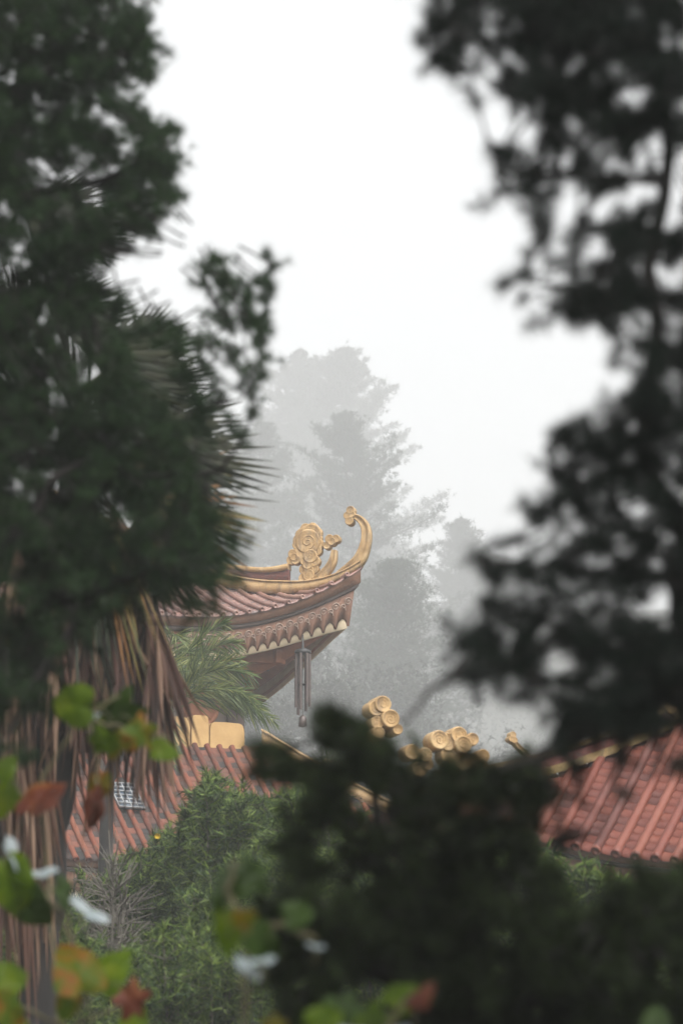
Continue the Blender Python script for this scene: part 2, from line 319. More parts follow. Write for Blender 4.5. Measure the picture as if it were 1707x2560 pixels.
# --- the pagoda in the middle distance
A1 = R(30)
rp = Roof(A1, 6.0, 1.38, 3.9, .35, 4.2, (905, 1418), 1, 80.0)
pag = empty('pagoda', (*rp.O[:2], 6.2), 'brown pagoda with upswept tiled eave, carved frieze and tall ochre scrolls, sharp in the mist', 'pagoda')
tile_faces(rp, pag, (0, 1), .285, .8, .14, M['tile'], M['tile_cap'], .05)
b = MB()
for k in (2, 3): grid(b, np.stack([np.stack([rp.S(k, x*(1-v), v) for x in np.linspace(-6, 6, 25)]) for v in np.linspace(0, .8, 12)]))
b.build('rear_roof', M['tile'], pag)
eave(rp, pag, (0, 1, 2, 3), pitch=.225, depth=1.45)
def pag_rest():
    r = rp
    # hip ridges
    for k, sx, main in ((0, 1, True), (0, -1, False), (1, 1, False)):
        v = np.linspace(.0, .8, 40); pts = hipline(r, k, sx, v); hd = nrm(pts[0]-pts[-1]); side = nrm(np.cross(hd, (0, 0, 1)))
        rb = MB(); hh = np.interp(v, [0, .18, .8], [.10, .26, .28]); bar(rb, pts, side, .24, .02, hh); bar(rb, pts, side, .29, hh, hh+.04)
        ridge = rb.build('hip_ridge', M['yellow'], pag)
        up_ = MB(); q = pts[8:]; h8 = hh[8:]; lift = .15*np.exp(-np.arange(len(q))/2.2)
        bar(up_, q, side, .16, h8+.041, h8+.17+lift*.8); up_.build('ridge_panel', M['ochre_red'], ridge)
        cp = MB(); bar(cp, q, side, .28, h8+.172+lift*.8, h8+.27+lift); cp.build('ridge_cap', M['yellow'], ridge)
    pt = hipline(r, 0, 1, 0.0); d = nrm(hipline(r, 0, 1, .3)-pt); n = nrm(np.cross((0, 0, 1.), d)); n = n*(-np.sign(n[1]))
    c = Carve(pt, n, 81); z = lambda X, Y: (300+X/1.96, 1200+Y/1.96)
    h = MB()
    c.horn(h, [z(1075, 470), z(1140, 425), z(1180, 380), z(1203, 315), z(1208, 260), z(1195, 215), z(1168, 188), z(1140, 180)], [24, 32, 32, 27, 25, 22, 17, 11], .09)
    for X, Y, rr in ((1134, 152, 11), (1118, 178, 10), (1128, 205, 11), (1140, 172, 9)): c.disc(h, *z(X, Y), rr, .10+rr*.002, 1, rr > 9)
    h.build('corner_horn', M['yellow'], pag)
    h = MB()
    c.horn(h, [z(900, 520), z(960, 492), z(1010, 450), z(1042, 400), z(1052, 345)], [20, 24, 24, 21, 14], .085)
    for i, (X, Y, rr) in enumerate(((1030, 292, 12), (1062, 292, 11), (1018, 325, 10), (1042, 305, 11))): c.disc(h, *z(X, Y), rr, .09+.012*i, -1, i != 1)
    h.build('curled_horn', M['yellow'], pag)
    h = MB()
    L = [(895, 262, 13, .075), (912, 242, 14, .072), (945, 240, 15, .07), (968, 290, 13, .07), (872, 320, 13, .068), (925, 305, 32, .10), (925, 290, 33, .085), (932, 275, 29, .08), (940, 268, 26, .09), (905, 350, 24, .085), (892, 300, 22, .07), (960, 318, 20, .075), (885, 270, 13, .07), (930, 345, 20, .09), (938, 378, 18, .125), (908, 400, 11, .115), (955, 400, 15, .10),
         (925, 418, 13, .12), (930, 445, 12, .105), (952, 440, 13, .09), (905, 440, 13, .08), (928, 468, 15, .11), (905, 485, 14, .08), (925, 500, 15, .095), (968, 350, 13, .08), (962, 262, 16, .08),
         (850, 365, 12, .09), (842, 395, 12, .08), (865, 395, 12, .10), (858, 382, 10, .115)]
    for i, (X, Y, rr, th) in enumerate(L):
        c.disc(h, *z(X, Y), rr*1.03, th, 1 if i % 2 else -1, i > 4 and i not in (6, 8, 9, 10, 22, 23), ang=i*.9)
    h.build('cloud_scroll', M['yellow'], pag)
    # body, posts, beams beneath the eave
    wl = MB(); wi = 4.3; zc = float(r.O[2]); z0 = 6.0
    box(wl, (*r.O[:2], (zc-.5+z0)/2), (r.e1, r.e2, r.ez), wi, wi, (zc-.5-z0)/2); wl.build('wall', M['wall'], pag)
    for sx, sy in ((1, -1), (.45, -1), (-1, -1), (1, 1), (1, -.35)):
        p = MB(); base = r.O+r.e1*wi*sx*1.02+r.e2*wi*sy*1.02
        addl(p, tube(np.array([[base[0], base[1], zz] for zz in (z0, z0+.3, z0+.31, zc-.4)]), [.26, .26, .2, .19], 14)); p.build('column', M['dark_board'], pag)
    for sx, sy in ((1, -1), (-1, -1), (1, 1)):
        bm = MB(); a = r.O+r.e1*wi*sx+r.e2*wi*sy+r.ez*(-.75); e = r.O+r.e1*(r.H-.1)*sx+r.e2*(r.H-.1)*sy+r.ez*(.42)
        m_ = (a+e)/2-r.ez*.18; t = np.linspace(0, 1, 12)[:, None]; cpt = (1-t)**2*a+2*t*(1-t)*m_+t*t*e
        sd_ = nrm(np.cross(e-a, (0, 0, 1.))); bar(bm, cpt, sd_, .22, -.30, .16); bm.build('hip_beam', M['beam'], pag)
    for x in (-3.6, -1.8, 0, 1.8, 3.6):
        for k in (0, 1):
            bm = MB(); a = r.loc(k, x, -wi, -.62); e = r.loc(k, x, -r.H+.4, -.38); ax = r.loc(k, 1, 0, 0)-r.O
            bar(bm, np.stack([a, e]), ax, .16, -.14, .14); bm.build('rafter', M['dark_board'], pag)
    for k in (0, 1):   # inner tie beam
        bm = MB(); q = r.loc(k, np.array([-5.2, 0, 5.2]), -5.0, np.array([-.5, -.62, -.5])); bar(bm, q, r.loc(k, 0, 1, 0)-r.O, .18, -.12, .16); bm.build('tie_beam', M['beam'], pag)
    fr = MB(); q = r.loc(0, 3.55, -wi-.02, -1.55)
    lathe(fr, q, r.loc(0, 0, -1, 0)-r.O, [(.45, 0), (.45, .06), (.36, .06), (.36, .02), (0, .02)], 24); fr.build('round_window', M['beam'], pag)
pag_rest()
# wind chime
def chime():
    top = P(757, 1612, 79.6); c = empty('wind_chime', top, 'long dark tube wind chime hanging under the upswept pagoda corner', 'wind chime')
    s = 79.6/FPX
    b = MB(); lathe(b, top-np.array((0, 0, .17)), (0, 0, 1), [(.17, -.02), (.18, 0), (.17, .05), (.10, .08), (.03, .1), (.012, .38)], 18); lathe(b, top-np.array((0, 0, .17)), (0, 0, 1), [(0, -.02), (.17, -.02)], 18)
    b.build('cap', M['metal_dark'], c, True)
    for i, (a, L) in enumerate(((0, 1.12), (1.1, 1.2), (2.3, 1.28), (3.3, 1.14), (4.4, 1.2), (5.4, 1.06))):
        x = top+np.array((.14*math.cos(a), .14*math.sin(a), 0)); t = MB()
        addl(t, tube(np.array([x-(0, 0, .20), x-(0, 0, .20+L)]), .034, 8)); addl(t, tube(np.array([x-(0, 0, .17), x-(0, 0, .25)]), .005, 4)); t.build('tube', M['metal_tube'], c, True)
    t = MB(); addl(t, tube(np.array([top-(0, 0, .17), top-(0, 0, 1.5)]), .006, 4)); lathe(t, top-np.array((0, 0, .85)), (0, 0, 1), [(0, -.02), (.09, -.02), (.09, .02), (0, .02)], 12)
    sail = t.build('striker', M['metal_dark'], c)
    t = MB(); p = top-np.array((0, 0, 1.62)); lathe(t, p, (0, 0, 1), [(0, .14), (.09, .06), (.1, -.12), (0, -.14)], 6); t.build('sail', M['metal_tube'], c)
chime()

# --- lower hall, left: orange tiles, mossy
rl = Roof(R(26), 7.6, .6, 4.5, .3, 7.4, (1205, 2120), 1, 77.0, .05)
hall = empty('temple_hall', (*rl.O[:2], 6.0), 'low hall with mossy orange tiled roof and ochre end blocks below the pagoda', 'temple building')
VT = .385
tile_faces(rl, hall, (0,), .27, VT, .19, M['tile_dark'], M['tile_orange'], .058)
tile_faces(rl, hall, (1,), .27, VT, .3, M['tile_dark'], M['tile_orange'], .07)
eave(rl, hall, (0, 1), pitch=.3, relief=False, depth=1.25)
def hall_rest():
    r = rl
    v = np.linspace(0, VT+.02, 26); pts = hipline(r, 0, 1, v); hd = nrm(pts[0]-pts[-1]); side = nrm(np.cross(hd, (0, 0, 1)))
    rb = MB(); bar(rb, pts, side, .26, .0, .26); bar(rb, pts, side, .30, .262, .31); rb.build('hip_ridge', M['yellow'], hall)
    pt = pts[0]; n = nrm(np.cross((0, 0, 1.), hd)); n = n*(-np.sign(n[1])); c = Carve(pt, n, 79); h = MB()
    for i, (x, y, rr) in enumerate(((803, 1925, 17), (835, 1945, 15), (818, 1910, 12), (862, 1960, 14))): c.disc(h, x, y, rr, .1+.01*i)
    h.build('cloud_scroll', M['yellow'], hall)
    wl = MB(); zt = r.O[2]; wi = 6.2; box(wl, (*r.O[:2], (zt-.5+5.6)/2), (r.e1, r.e2, r.ez), wi, wi, (zt-.5-5.6)/2); wl.build('wall', M['dark_board'], hall)
    # ochre end blocks standing on the top edge of the roof
    zt2 = r.rise*((1-r.cv)*VT+r.cv*VT*VT); d = r.H*(1-VT)
    tb = MB(); box(tb, r.loc(0, 0, 0, zt2-.02), (r.e1, r.e2, r.ez), d-.02, d-.02, .05); tb.build('roof_deck', M['wall'], hall)
    xx = np.linspace(-d*.98, d*.98, 200); ppx = np.array([proj(r.loc(0, a, -d, zt2))[0] for a in xx]); X = lambda p: float(np.interp(p, ppx, xx))
    for x0, x1, z_, nm in ((X(524), X(610), .55, 'end_block'), (X(478), X(521), .66, 'end_block'), (X(380), X(474), .60, 'end_block')):
        e = MB(); cx = (x0+x1)/2; a = np.linspace(math.pi, 0, 13); hw = (x1-x0)/2
        ex = np.sign(np.cos(a))*np.abs(np.cos(a))**.25*hw; ez_ = np.abs(np.sin(a))**.35*z_
        front = r.loc(0, cx+ex, -d-.02, zt2-.1+ez_+.1); back = r.loc(0, cx+ex, -d+.5, zt2-.1+ez_+.1)
        low = r.loc(0, np.array([cx-hw, cx+hw]), -d-.02, zt2-.3); lowb = r.loc(0, np.array([cx-hw, cx+hw]), -d+.5, zt2-.3)
        grid(e, np.stack([np.vstack([low[:1], front, low[1:]]), np.vstack([lowb[:1], back, lowb[1:]])])); e.add(np.vstack([low[:1], front, low[1:]]), [list(range(15))]); e.build(nm, M['wall_yellow'], hall)
hall_rest()
def skylight():
    # a small gridded glazed panel lying on the hall roof
    r = rl; cx = None
    best = None
    for x in np.linspace(-8, 8, 97):
        for v in np.linspace(0, .4, 41):
            p = r.S(0, x, v); d = p-CAM; f = d@FWD; px = 853.5+FPX*(d@RT)/f; py = 1280-FPX*(d@UP)/f
            e = (px-310)**2+(py-2010)**2
            if best is None or e < best[0]: best = (e, x, v)
    x, v = best[1:]; o = r.S(0, x, v, .14); du = nrm(r.S(0, x+.1, v)-r.S(0, x, v)); dv = nrm(r.S(0, x, v+.02)-r.S(0, x, v)); nn = np.cross(du, dv)
    s = empty('skylight', o, 'small pane-gridded glass panel with white bars on the mossy orange roof', 'skylight')
    g = MB(); box(g, o, (du, dv, nn), .27, .40, .02); g.build('glass', M['glass'], s)
    f = MB()
    for a in np.linspace(-.27, .27, 5): box(f, o+du*a+nn*.03, (du, dv, nn), .009, .40, .02)
    for a in np.linspace(-.40, .40, 7): box(f, o+dv*a+nn*.035, (du, dv, nn), .28, .009, .02)
    f.build('frame', M['metal_light'], s)
skylight()

# --- right hall: salmon tiles
rr_ = Roof(R(-26), 5.5, .95, 3.0, .25, 5.0, (1045, 1995), -1, 45.0, .12, 4)
rh = empty('shrine_hall', (*rr_.O[:2], 3.0), 'near hall with salmon red tiled roof and plump ochre cloud scrolls behind dark foliage', 'temple building')
tile_faces(rr_, rh, (0, 3), .235, .86, .17, M['tile_salmon'], M['rib_salmon'], .055)
eave(rr_, rh, (0, 3), pitch=.24, relief=False, depth=.8)
def right_rest():
    r = rr_
    v = np.linspace(0, .86, 40); pts = hipline(r, 0, -1, v); hd = nrm(pts[0]-pts[-1]); side = nrm(np.cross(hd, (0, 0, 1)))
    rb = MB(); bar(rb, pts, side, .16, .02, .12)
    g = rb.build('hip_ridge', M['ochre_mossy'], rh)
    u = MB(); bar(u, pts[1:], side, .10, .12, .25); u.build('ridge_panel', M['ochre_red'], g)
    u = MB(); bar(u, pts[1:], side, .17, .252, .31); u.build('ridge_cap', M['ochre_mossy'], g)
    n = nrm(np.cross((0, 0, 1.), hd)); n = n*(-np.sign(n[1])); c = Carve(pts[0], n, 45); z = lambda X, Y: (700+X/1.557, 1650+Y/1.557)
    groups = [('upright_scroll', [(385, 180, 24, .16), (360, 195, 22, .14), (412, 237, 26, .18), (440, 278, 15, .17), (365, 250, 18, .13), (368, 290, 18, .15), (345, 320, 20, .13), (380, 330, 16, .12), (385, 370, 18, .12), (380, 420, 22, .12), (400, 480, 26, .12)]),
              ('low_scroll', [(500, 365, 22, .14), (548, 376, 20, .17), (560, 410, 18, .13), (530, 430, 22, .12)]),
              ('broad_scroll', [(605, 318, 27, .15), (640, 325, 26, .14), (680, 300, 24, .16), (692, 338, 25, .2), (735, 315, 18, .14), (650, 375, 28, .12), (700, 400, 26, .12)]),
              ('ridge_end_scroll', [(775, 380, 19, .15), (770, 415, 17, .17), (735, 400, 18, .13), (760, 490, 17, .16), (790, 500, 14, .14), (780, 550, 16, .12)]),
              ('eave_scroll', [(610, 500, 18, .13), (680, 530, 18, .13), (620, 540, 18, .12)])]
    for nm, L in groups:
        h = MB()
        for i, (X, Y, rad, th) in enumerate(L): c.disc(h, *z(X, Y), rad*.95, th, 1 if i % 2 else -1, True, ang=i*1.1)
        h.build(nm, M['yellow'], rh)
    # the next hip's finial, behind
    far = Carve(pts[0]+np.array((0, 3.0, 0)), n, 48); h = MB()
    for i, (X, Y, rad) in enumerate(((900, 295, 9), (905, 315, 9), (893, 310, 8))): far.disc(h, *z(X, Y), rad, .07)
    far.horn(h, [z(905, 318), z(925, 340), z(945, 358), z(975, 385), z(1010, 400)], [10, 12, 12, 14, 16], .06); h.build('small_finial', M['yellow'], rh)
    h = MB()
    for i, (X, Y, rad) in enumerate(((1680, 1732, 16), (1700, 1760, 18), (1670, 1770, 20), (1695, 1790, 22))): c.disc(h, X, Y, rad, .14-.01*i)
    h.build('ridge_scroll', M['ochre_mossy'], rh)
    top = r.O+r.ez*(r.S(0, 0, .86)-r.O)[2]; d = r.H*.14; t = MB(); box(t, top+r.ez*.1, (r.e1, r.e2, r.ez), d, d, .14); t.build('top_block', M['ochre_red'], rh)
    t = MB(); lathe(t, top+r.ez*.24, (0, 0, 1), [(.5, 0), (.5, .08), (.2, .12), (.28, .3), (.3, .42), (.18, .58), (0, .66)], 20); t.build('knob', M['yellow'], rh, True)
    wl = MB(); zc = r.O[2]; box(wl, (*r.O[:2], (zc-.4+2)/2), (r.e1, r.e2, r.ez), 4.1, 4.1, (zc-.4-2)/2); wl.build('wall', M['beam'], rh)
right_rest()

# ------------------------------------------------------------------ foliage
def needles(rng, C, Dv, n, L, w, spread=1.0, back=.25, droop=0.0):
    """tufts: C (k,3) centres, Dv (k,3) directions, n needles each; returns V,F (thin triangles)"""
    k = len(C); c = np.repeat(C, n, 0); d = np.repeat(nrm(Dv), n, 0); m = k*n
    rv = nrm(rng.normal(size=(m, 3))); dir_ = nrm(d*(1-spread*.5)+rv*spread); dir_[:, 2] -= droop*rng.random(m); dir_ = nrm(dir_)
    base = c-d*(L*back)*rng.random((m, 1))*2+rv*.04*L; ll = L*(.6+.5*rng.random((m, 1)))
    s = nrm(np.cross(dir_, rng.normal(size=(m, 3))))*w*.5
    V = np.stack([base-s, base+s, base+dir_*ll+s*.15, base+dir_*ll-s*.15], 1).reshape(-1, 3)
    return V, np.arange(m*4).reshape(m, 4)
def inpoly(x, y, poly):
    p = np.array(poly, float); r = np.zeros(len(x), bool); j = len(p)-1
    for i in range(len(p)):
        c = ((p[i, 1] > y) != (p[j, 1] > y)) & (x < (p[j, 0]-p[i, 0])*(y-p[i, 1])/(p[j, 1]-p[i, 1]+1e-9)+p[i, 0]); r ^= c; j = i
    return r
def bough_tree(name, label, cat, trunk, limbs, polys, Y0, Y1, mater, needle, holes=(), seed=1, group=None, bark='bark', n=26, w=.0022, spread=1.1, droop=.0, ys=.72, autoholes=(0, 0, 0), lat=.2):
    """polys: (polygon, clusters, tufts per cluster, cluster radius px); trunk: (px,py,Y,r) list; limbs: lists of (px,py,Y,r)"""
    rng = np.random.default_rng(seed); tr = MB(); sk = []
    sc_ = lambda l: [(a, b_, Y*ys, r_*ys) for a, b_, Y, r_ in l]
    trunk = sc_(trunk); limbs = [sc_(l) for l in limbs]; Y0 *= ys; Y1 *= ys; needle *= ys; w *= ys
    if autoholes[0]:
        P0 = np.array(polys[0][0]); lo = P0.min(0); hi = P0.max(0)
        holes = tuple(holes)+tuple((rng.uniform(lo[0], min(hi[0], 1750)), rng.uniform(max(lo[1], 220), hi[1]), rng.uniform(autoholes[1], autoholes[2])) for _ in range(autoholes[0]))
    T = [list(P(a, b_, Y))+[r_] for a, b_, Y, r_ in trunk]
    base = np.array(T[0]); T = [[base[0], base[1], float(hgt(base[0], base[1]))-.1, base[3]*1.25]]+T
    T = np.array(T); root = empty(name, (T[0][0], T[0][1], T[0][2]+.1), label, cat, group)
    def smooth(A, m=6):
        t = np.linspace(0, len(A)-1, (len(A)-1)*m+1); return np.stack([np.interp(t, np.arange(len(A)), A[:, i]) for i in range(4)], 1)
    for A in [T]+[np.array([list(P(a, b_, Y))+[r_] for a, b_, Y, r_ in l]) for l in limbs]:
        S_ = smooth(A); u_ = np.arange(len(S_)); S_[1:-1, 0] += (np.sin(u_*.9+len(S_))*S_[:, 3]*1.1)[1:-1]; S_[1:-1, :3] += rng.normal(size=(len(S_)-2, 3))*S_[1:-1, 3:4]*.3; addl(tr, tube(S_[:, :3], S_[:, 3], 8)); sk.append(S_[:, :3])
    sk = np.concatenate(sk); cr = MB()
    Cs, Ds = [], []
    for poly, ncl, nt_, rad in polys:
        pp = np.array(poly); lo, hi = pp.min(0), pp.max(0); cx, cyy = [], []
        while len(cx) < ncl:
            a = rng.uniform(lo[0], hi[0], 200); b_ = rng.uniform(lo[1], hi[1], 200); ok = inpoly(a, b_, poly)
            for hx, hy, hr in holes: ok &= (a-hx)**2+(b_-hy)**2 > hr*hr
            cx += list(a[ok]); cyy += list(b_[ok])
        cx = np.array(cx[:ncl]); cyy = np.array(cyy[:ncl]); yy = rng.uniform(Y0, Y1, ncl); ctr = PV(cx, cyy, yy)
        for i in range(ncl):
            dist = np.linalg.norm(sk-ctr[i], axis=1); j = dist.argmin(); a = sk[j]; e = ctr[i]; L = dist[j]
            if L > .18*ys: a = e+(a-e)*(.18*ys/L); L = .18*ys
            if L > .03:
                mid = (a+e)/2+np.array((0, 0, -.06*L))+rng.normal(size=3)*.05*L
                t = np.linspace(0, 1, 6)[:, None]; pts = (1-t)**2*a+2*t*(1-t)*mid+t*t*e; addl(tr, tube(pts, np.linspace(min(.012, .004+.008*L), .0025, 6)*ys, 5, False))
            tw = nrm(e-a+1e-4) if L > 1e-3 else nrm(rng.normal(size=3)); s_ = rad*Y0/FPX
            ax_ = nrm(tw+rng.normal(size=3)*.6); lv = np.linspace(-1.25, 1.35, nt_)[:, None]; bd = nrm(rng.normal(size=3)); off = ax_*lv*s_*1.0+bd*(lv**2)*s_*.3+rng.normal(size=(nt_, 3))*s_*lat; c = e+off; Cs.append(c); dd = nrm(off+tw*s_*.6+np.array((0, 0, .15*s_))); Ds.append(dd)
            addl(tr, tube(e+ax_*lv[::3]*s_+bd*(lv[::3]**2)*s_*.3, .0018*Y0/11, 3, False))
    V, F = needles(rng, np.concatenate(Cs), np.concatenate(Ds), n, needle, w, spread, droop=droop); cr.add(V, F)
    tr.build('trunk', M[bark], root, True); cr.build('crown', M[mater], root)
    return root

RIGHT = [(1045, -120), (1040, 0), (1030, 60), (1060, 130), (1150, 200), (1180, 250), (1290, 230), (1340, 260), (1290, 330), (1215, 400), (1220, 470), (1250, 540), (1330, 600), (1360, 640), (1440, 640), (1440, 700),
         (1340, 740), (1360, 800), (1450, 850), (1540, 870), (1600, 900), (1580, 980), (1540, 1035), (1420, 1045), (1390, 1110), (1430, 1170), (1330, 1230), (1330, 1300), (1420, 1390), (1300, 1420), (1190, 1350), (1165, 1430), (1180, 1520), (1150, 1600), (1190, 1700), (1300, 1740), (1420, 1790), (1560, 1770), (1700, 1700), (1950, 1750), (1950, -120)]
bough_tree('pine_tree', 'near black pine filling the right edge, needle tufts out of focus against white sky', 'tree',
    [(1960, 2560, 11.6, .055), (1880, 1950, 11.5, .045), (1760, 1650, 11.4, .038), (1670, 1350, 11.3, .034), (1610, 980, 11.2, .026), (1665, 500, 11.2, .022), (1640, 0, 11.2, .018), (1600, -250, 11.2, .010)],
    [[(1850, 1850, 11.5, .03), (1680, 1745, 11.4, .028), (1500, 1800, 11.2, .022), (1380, 1880, 11, .014), (1250, 1920, 10.9, .008)], [(1640, 1650, 11.4, .022), (1450, 1600, 11.1, .014), (1230, 1500, 11, .006)], [(1630, 1350, 11.3, .02), (1480, 1300, 11.1, .012), (1360, 1120, 11, .005)],
     [(1640, 1450, 11.3, .016), (1400, 1420, 11.0, .010), (1190, 1400, 10.9, .004)], [(1640, 750, 11.2, .016), (1480, 720, 11, .01), (1290, 700, 10.9, .003)], [(1650, 450, 11.2, .016), (1450, 440, 11.1, .01), (1240, 430, 11, .003)],
     [(1645, 150, 11.2, .016), (1400, 120, 11.1, .010), (1080, 80, 11, .003)], [(1640, 300, 11.3, .015), (1400, 250, 11.2, .008), (1200, 200, 11.1, .003)], [(1620, 1780, 11.3, .018), (1350, 1690, 11.0, .010), (1180, 1650, 10.8, .009), (1090, 1720, 10.75, .009), (1000, 1815, 10.7, .006)], [(1560, 1800, 11.2, .010), (1545, 1930, 11.1, .007), (1500, 2090, 11.1, .003)], [(1650, 1780, 11.2, .008), (1640, 1880, 11.1, .003)], [(1650, 1720, 11.5, .02), (1800, 1650, 11.7, .012), (1950, 1600, 11.8, .005)]],
    [(RIGHT, 470, 13, 52), ([(1240, 690), (1290, 660), (1330, 690), (1310, 750), (1260, 740)], 5, 4, 22), ([(1200, 0), (1707, -50), (1707, 350), (1400, 300)], 100, 13, 50), ([(1400, 1050), (1900, 850), (1900, 1750), (1200, 1650), (1200, 1450)], 115, 13, 50), ([(1560, 820), (1900, 800), (1900, 1200), (1540, 1150)], 60, 8, 50), ([(1440, 560), (1640, 560), (1640, 880), (1400, 780)], 34, 7, 45),
     ([(1380, 1770), (1900, 1650), (1900, 1730), (1560, 1840), (1500, 1850), (1380, 1900)], 46, 8, 36), ([(1045, 20), (1160, 0), (1200, 180), (1110, 170), (1045, 110)], 18, 6, 34), ([(1400, 1800), (1900, 1750), (1900, 1960), (1560, 1990), (1400, 1900)], 22, 5, 34), ([(1390, 1900), (1460, 1900), (1440, 2100), (1385, 2150)], 9, 5, 24), ([(1370, 1900), (1450, 1820), (1700, 1730), (1900, 1700), (1900, 1790), (1600, 1850), (1420, 1930)], 16, 8, 30), ([(1060, 1740), (1160, 1640), (1190, 1680), (1080, 1780)], 5, 4, 14)],
    10.7, 11.7, 'needle_black', .050, holes=((1600, 480, 45), (1690, 420, 40), (1670, 690, 50), (1430, 290, 35), (1500, 960, 70), (1380, 380, 22), (1480, 600, 26), (1300, 1380, 26), (1420, 1500, 24)), seed=3, n=26, w=.0024, autoholes=(36, 14, 34))
LEFT = [(-300, -200), (320, -200), (330, 0), (370, 90), (390, 180), (335, 215), (320, 280), (435, 300), (440, 370), (405, 430), (435, 490), (380, 560), (320, 610), (260, 690), (215, 760), (255, 870), (340, 950), (360, 1010), (430, 1080), (480, 1200), (540, 1330), (560, 1430), (540, 1490), (380, 1500), (250, 1560), (130, 1640), (60, 1800), (-300, 1900)]
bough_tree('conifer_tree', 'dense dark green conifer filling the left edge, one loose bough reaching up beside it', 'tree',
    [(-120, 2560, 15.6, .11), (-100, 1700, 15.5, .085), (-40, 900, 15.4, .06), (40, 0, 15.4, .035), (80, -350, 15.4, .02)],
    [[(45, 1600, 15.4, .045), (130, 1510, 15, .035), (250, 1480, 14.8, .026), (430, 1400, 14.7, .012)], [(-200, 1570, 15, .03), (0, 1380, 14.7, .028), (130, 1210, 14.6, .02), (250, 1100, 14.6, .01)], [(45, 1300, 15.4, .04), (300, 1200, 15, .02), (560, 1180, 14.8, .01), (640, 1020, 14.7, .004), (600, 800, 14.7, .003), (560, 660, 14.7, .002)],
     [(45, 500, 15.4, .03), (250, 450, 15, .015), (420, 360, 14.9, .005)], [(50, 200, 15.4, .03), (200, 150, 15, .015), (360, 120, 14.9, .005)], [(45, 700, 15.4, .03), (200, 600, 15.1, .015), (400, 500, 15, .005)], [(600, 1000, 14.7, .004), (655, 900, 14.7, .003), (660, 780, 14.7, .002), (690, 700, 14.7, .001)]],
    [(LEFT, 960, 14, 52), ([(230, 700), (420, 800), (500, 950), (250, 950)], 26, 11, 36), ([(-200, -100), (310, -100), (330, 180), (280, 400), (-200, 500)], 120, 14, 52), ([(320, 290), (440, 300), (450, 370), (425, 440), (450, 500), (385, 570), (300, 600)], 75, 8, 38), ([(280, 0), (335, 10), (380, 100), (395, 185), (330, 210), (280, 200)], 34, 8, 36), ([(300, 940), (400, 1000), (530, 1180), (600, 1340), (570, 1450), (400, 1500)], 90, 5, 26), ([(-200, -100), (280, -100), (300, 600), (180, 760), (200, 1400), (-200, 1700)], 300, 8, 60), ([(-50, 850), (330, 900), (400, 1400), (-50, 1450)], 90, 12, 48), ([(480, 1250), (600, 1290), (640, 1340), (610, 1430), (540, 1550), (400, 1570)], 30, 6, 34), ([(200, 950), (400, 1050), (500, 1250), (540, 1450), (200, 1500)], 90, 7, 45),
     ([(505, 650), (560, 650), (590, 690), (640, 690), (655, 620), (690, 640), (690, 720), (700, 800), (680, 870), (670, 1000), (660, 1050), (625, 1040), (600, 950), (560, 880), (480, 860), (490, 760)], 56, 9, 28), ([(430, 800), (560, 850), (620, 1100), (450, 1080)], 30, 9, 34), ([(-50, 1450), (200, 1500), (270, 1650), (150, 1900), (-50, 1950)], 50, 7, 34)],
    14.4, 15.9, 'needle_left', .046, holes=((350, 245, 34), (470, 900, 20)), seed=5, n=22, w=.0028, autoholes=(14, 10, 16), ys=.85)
DARK = [(810, 1880), (850, 1800), (910, 1810), (935, 1890), (1000, 1950), (1100, 1960), (1190, 1950), (1330, 1950), (1370, 2010), (1340, 2100), (1390, 2220), (1500, 2240), (1600, 2200), (1750, 2190), (2050, 2100), (2050, 2800), (660, 2800), (700, 2480), (720, 2300), (720, 2130), (760, 2030), (800, 1990)]
bough_tree('dark_shrub', 'nearly black blurred evergreen shrub filling the lower right corner', 'shrub',
    [(1200, 2800, 10.3, .04), (1150, 2400, 10.2, .03), (1000, 2150, 10.1, .02), (900, 1950, 10, .01), (870, 1840, 10, .004)],
    [[(1200, 2700, 10.3, .03), (1400, 2450, 10.2, .02), (1550, 2300, 10.1, .008)], [(1150, 2400, 10.2, .025), (1250, 2200, 10.2, .015), (1330, 2000, 10.1, .005)], [(1000, 2500, 10.2, .02), (850, 2350, 10, .01), (760, 2200, 9.9, .004)], [(1200, 2700, 10.3, .03), (1700, 2500, 10.4, .02), (1900, 2300, 10.5, .01)]],
    [(DARK, 420, 11, 50), ([(870, 1830), (1100, 1880), (1380, 1870), (1400, 2020), (900, 2010)], 34, 7, 36), ([(640, 2250), (740, 2250), (740, 2500), (650, 2500)], 16, 6, 36), ([(780, 1850), (840, 1760), (880, 1800), (930, 1960), (780, 2050)], 26, 7, 34), ([(620, 1900), (660, 1860), (720, 1880), (760, 1930), (720, 1960), (640, 1950)], 12, 6, 30), ([(850, 2000), (1330, 2050), (1400, 2300), (1950, 2350), (1950, 2800), (750, 2800), (800, 2300)], 150, 9, 55)],
    9.7, 10.6, 'needle_mass', .050, holes=((1290, 2215, 64), (925, 2035, 46), (835, 2110, 58), (1072, 2090, 44), (1460, 2180, 50), (1500, 2290, 40), (880, 2480, 60), (970, 2490, 50), (1630, 2350, 36)), seed=8, n=26, w=.0042, autoholes=(34, 12, 26), ys=.9)

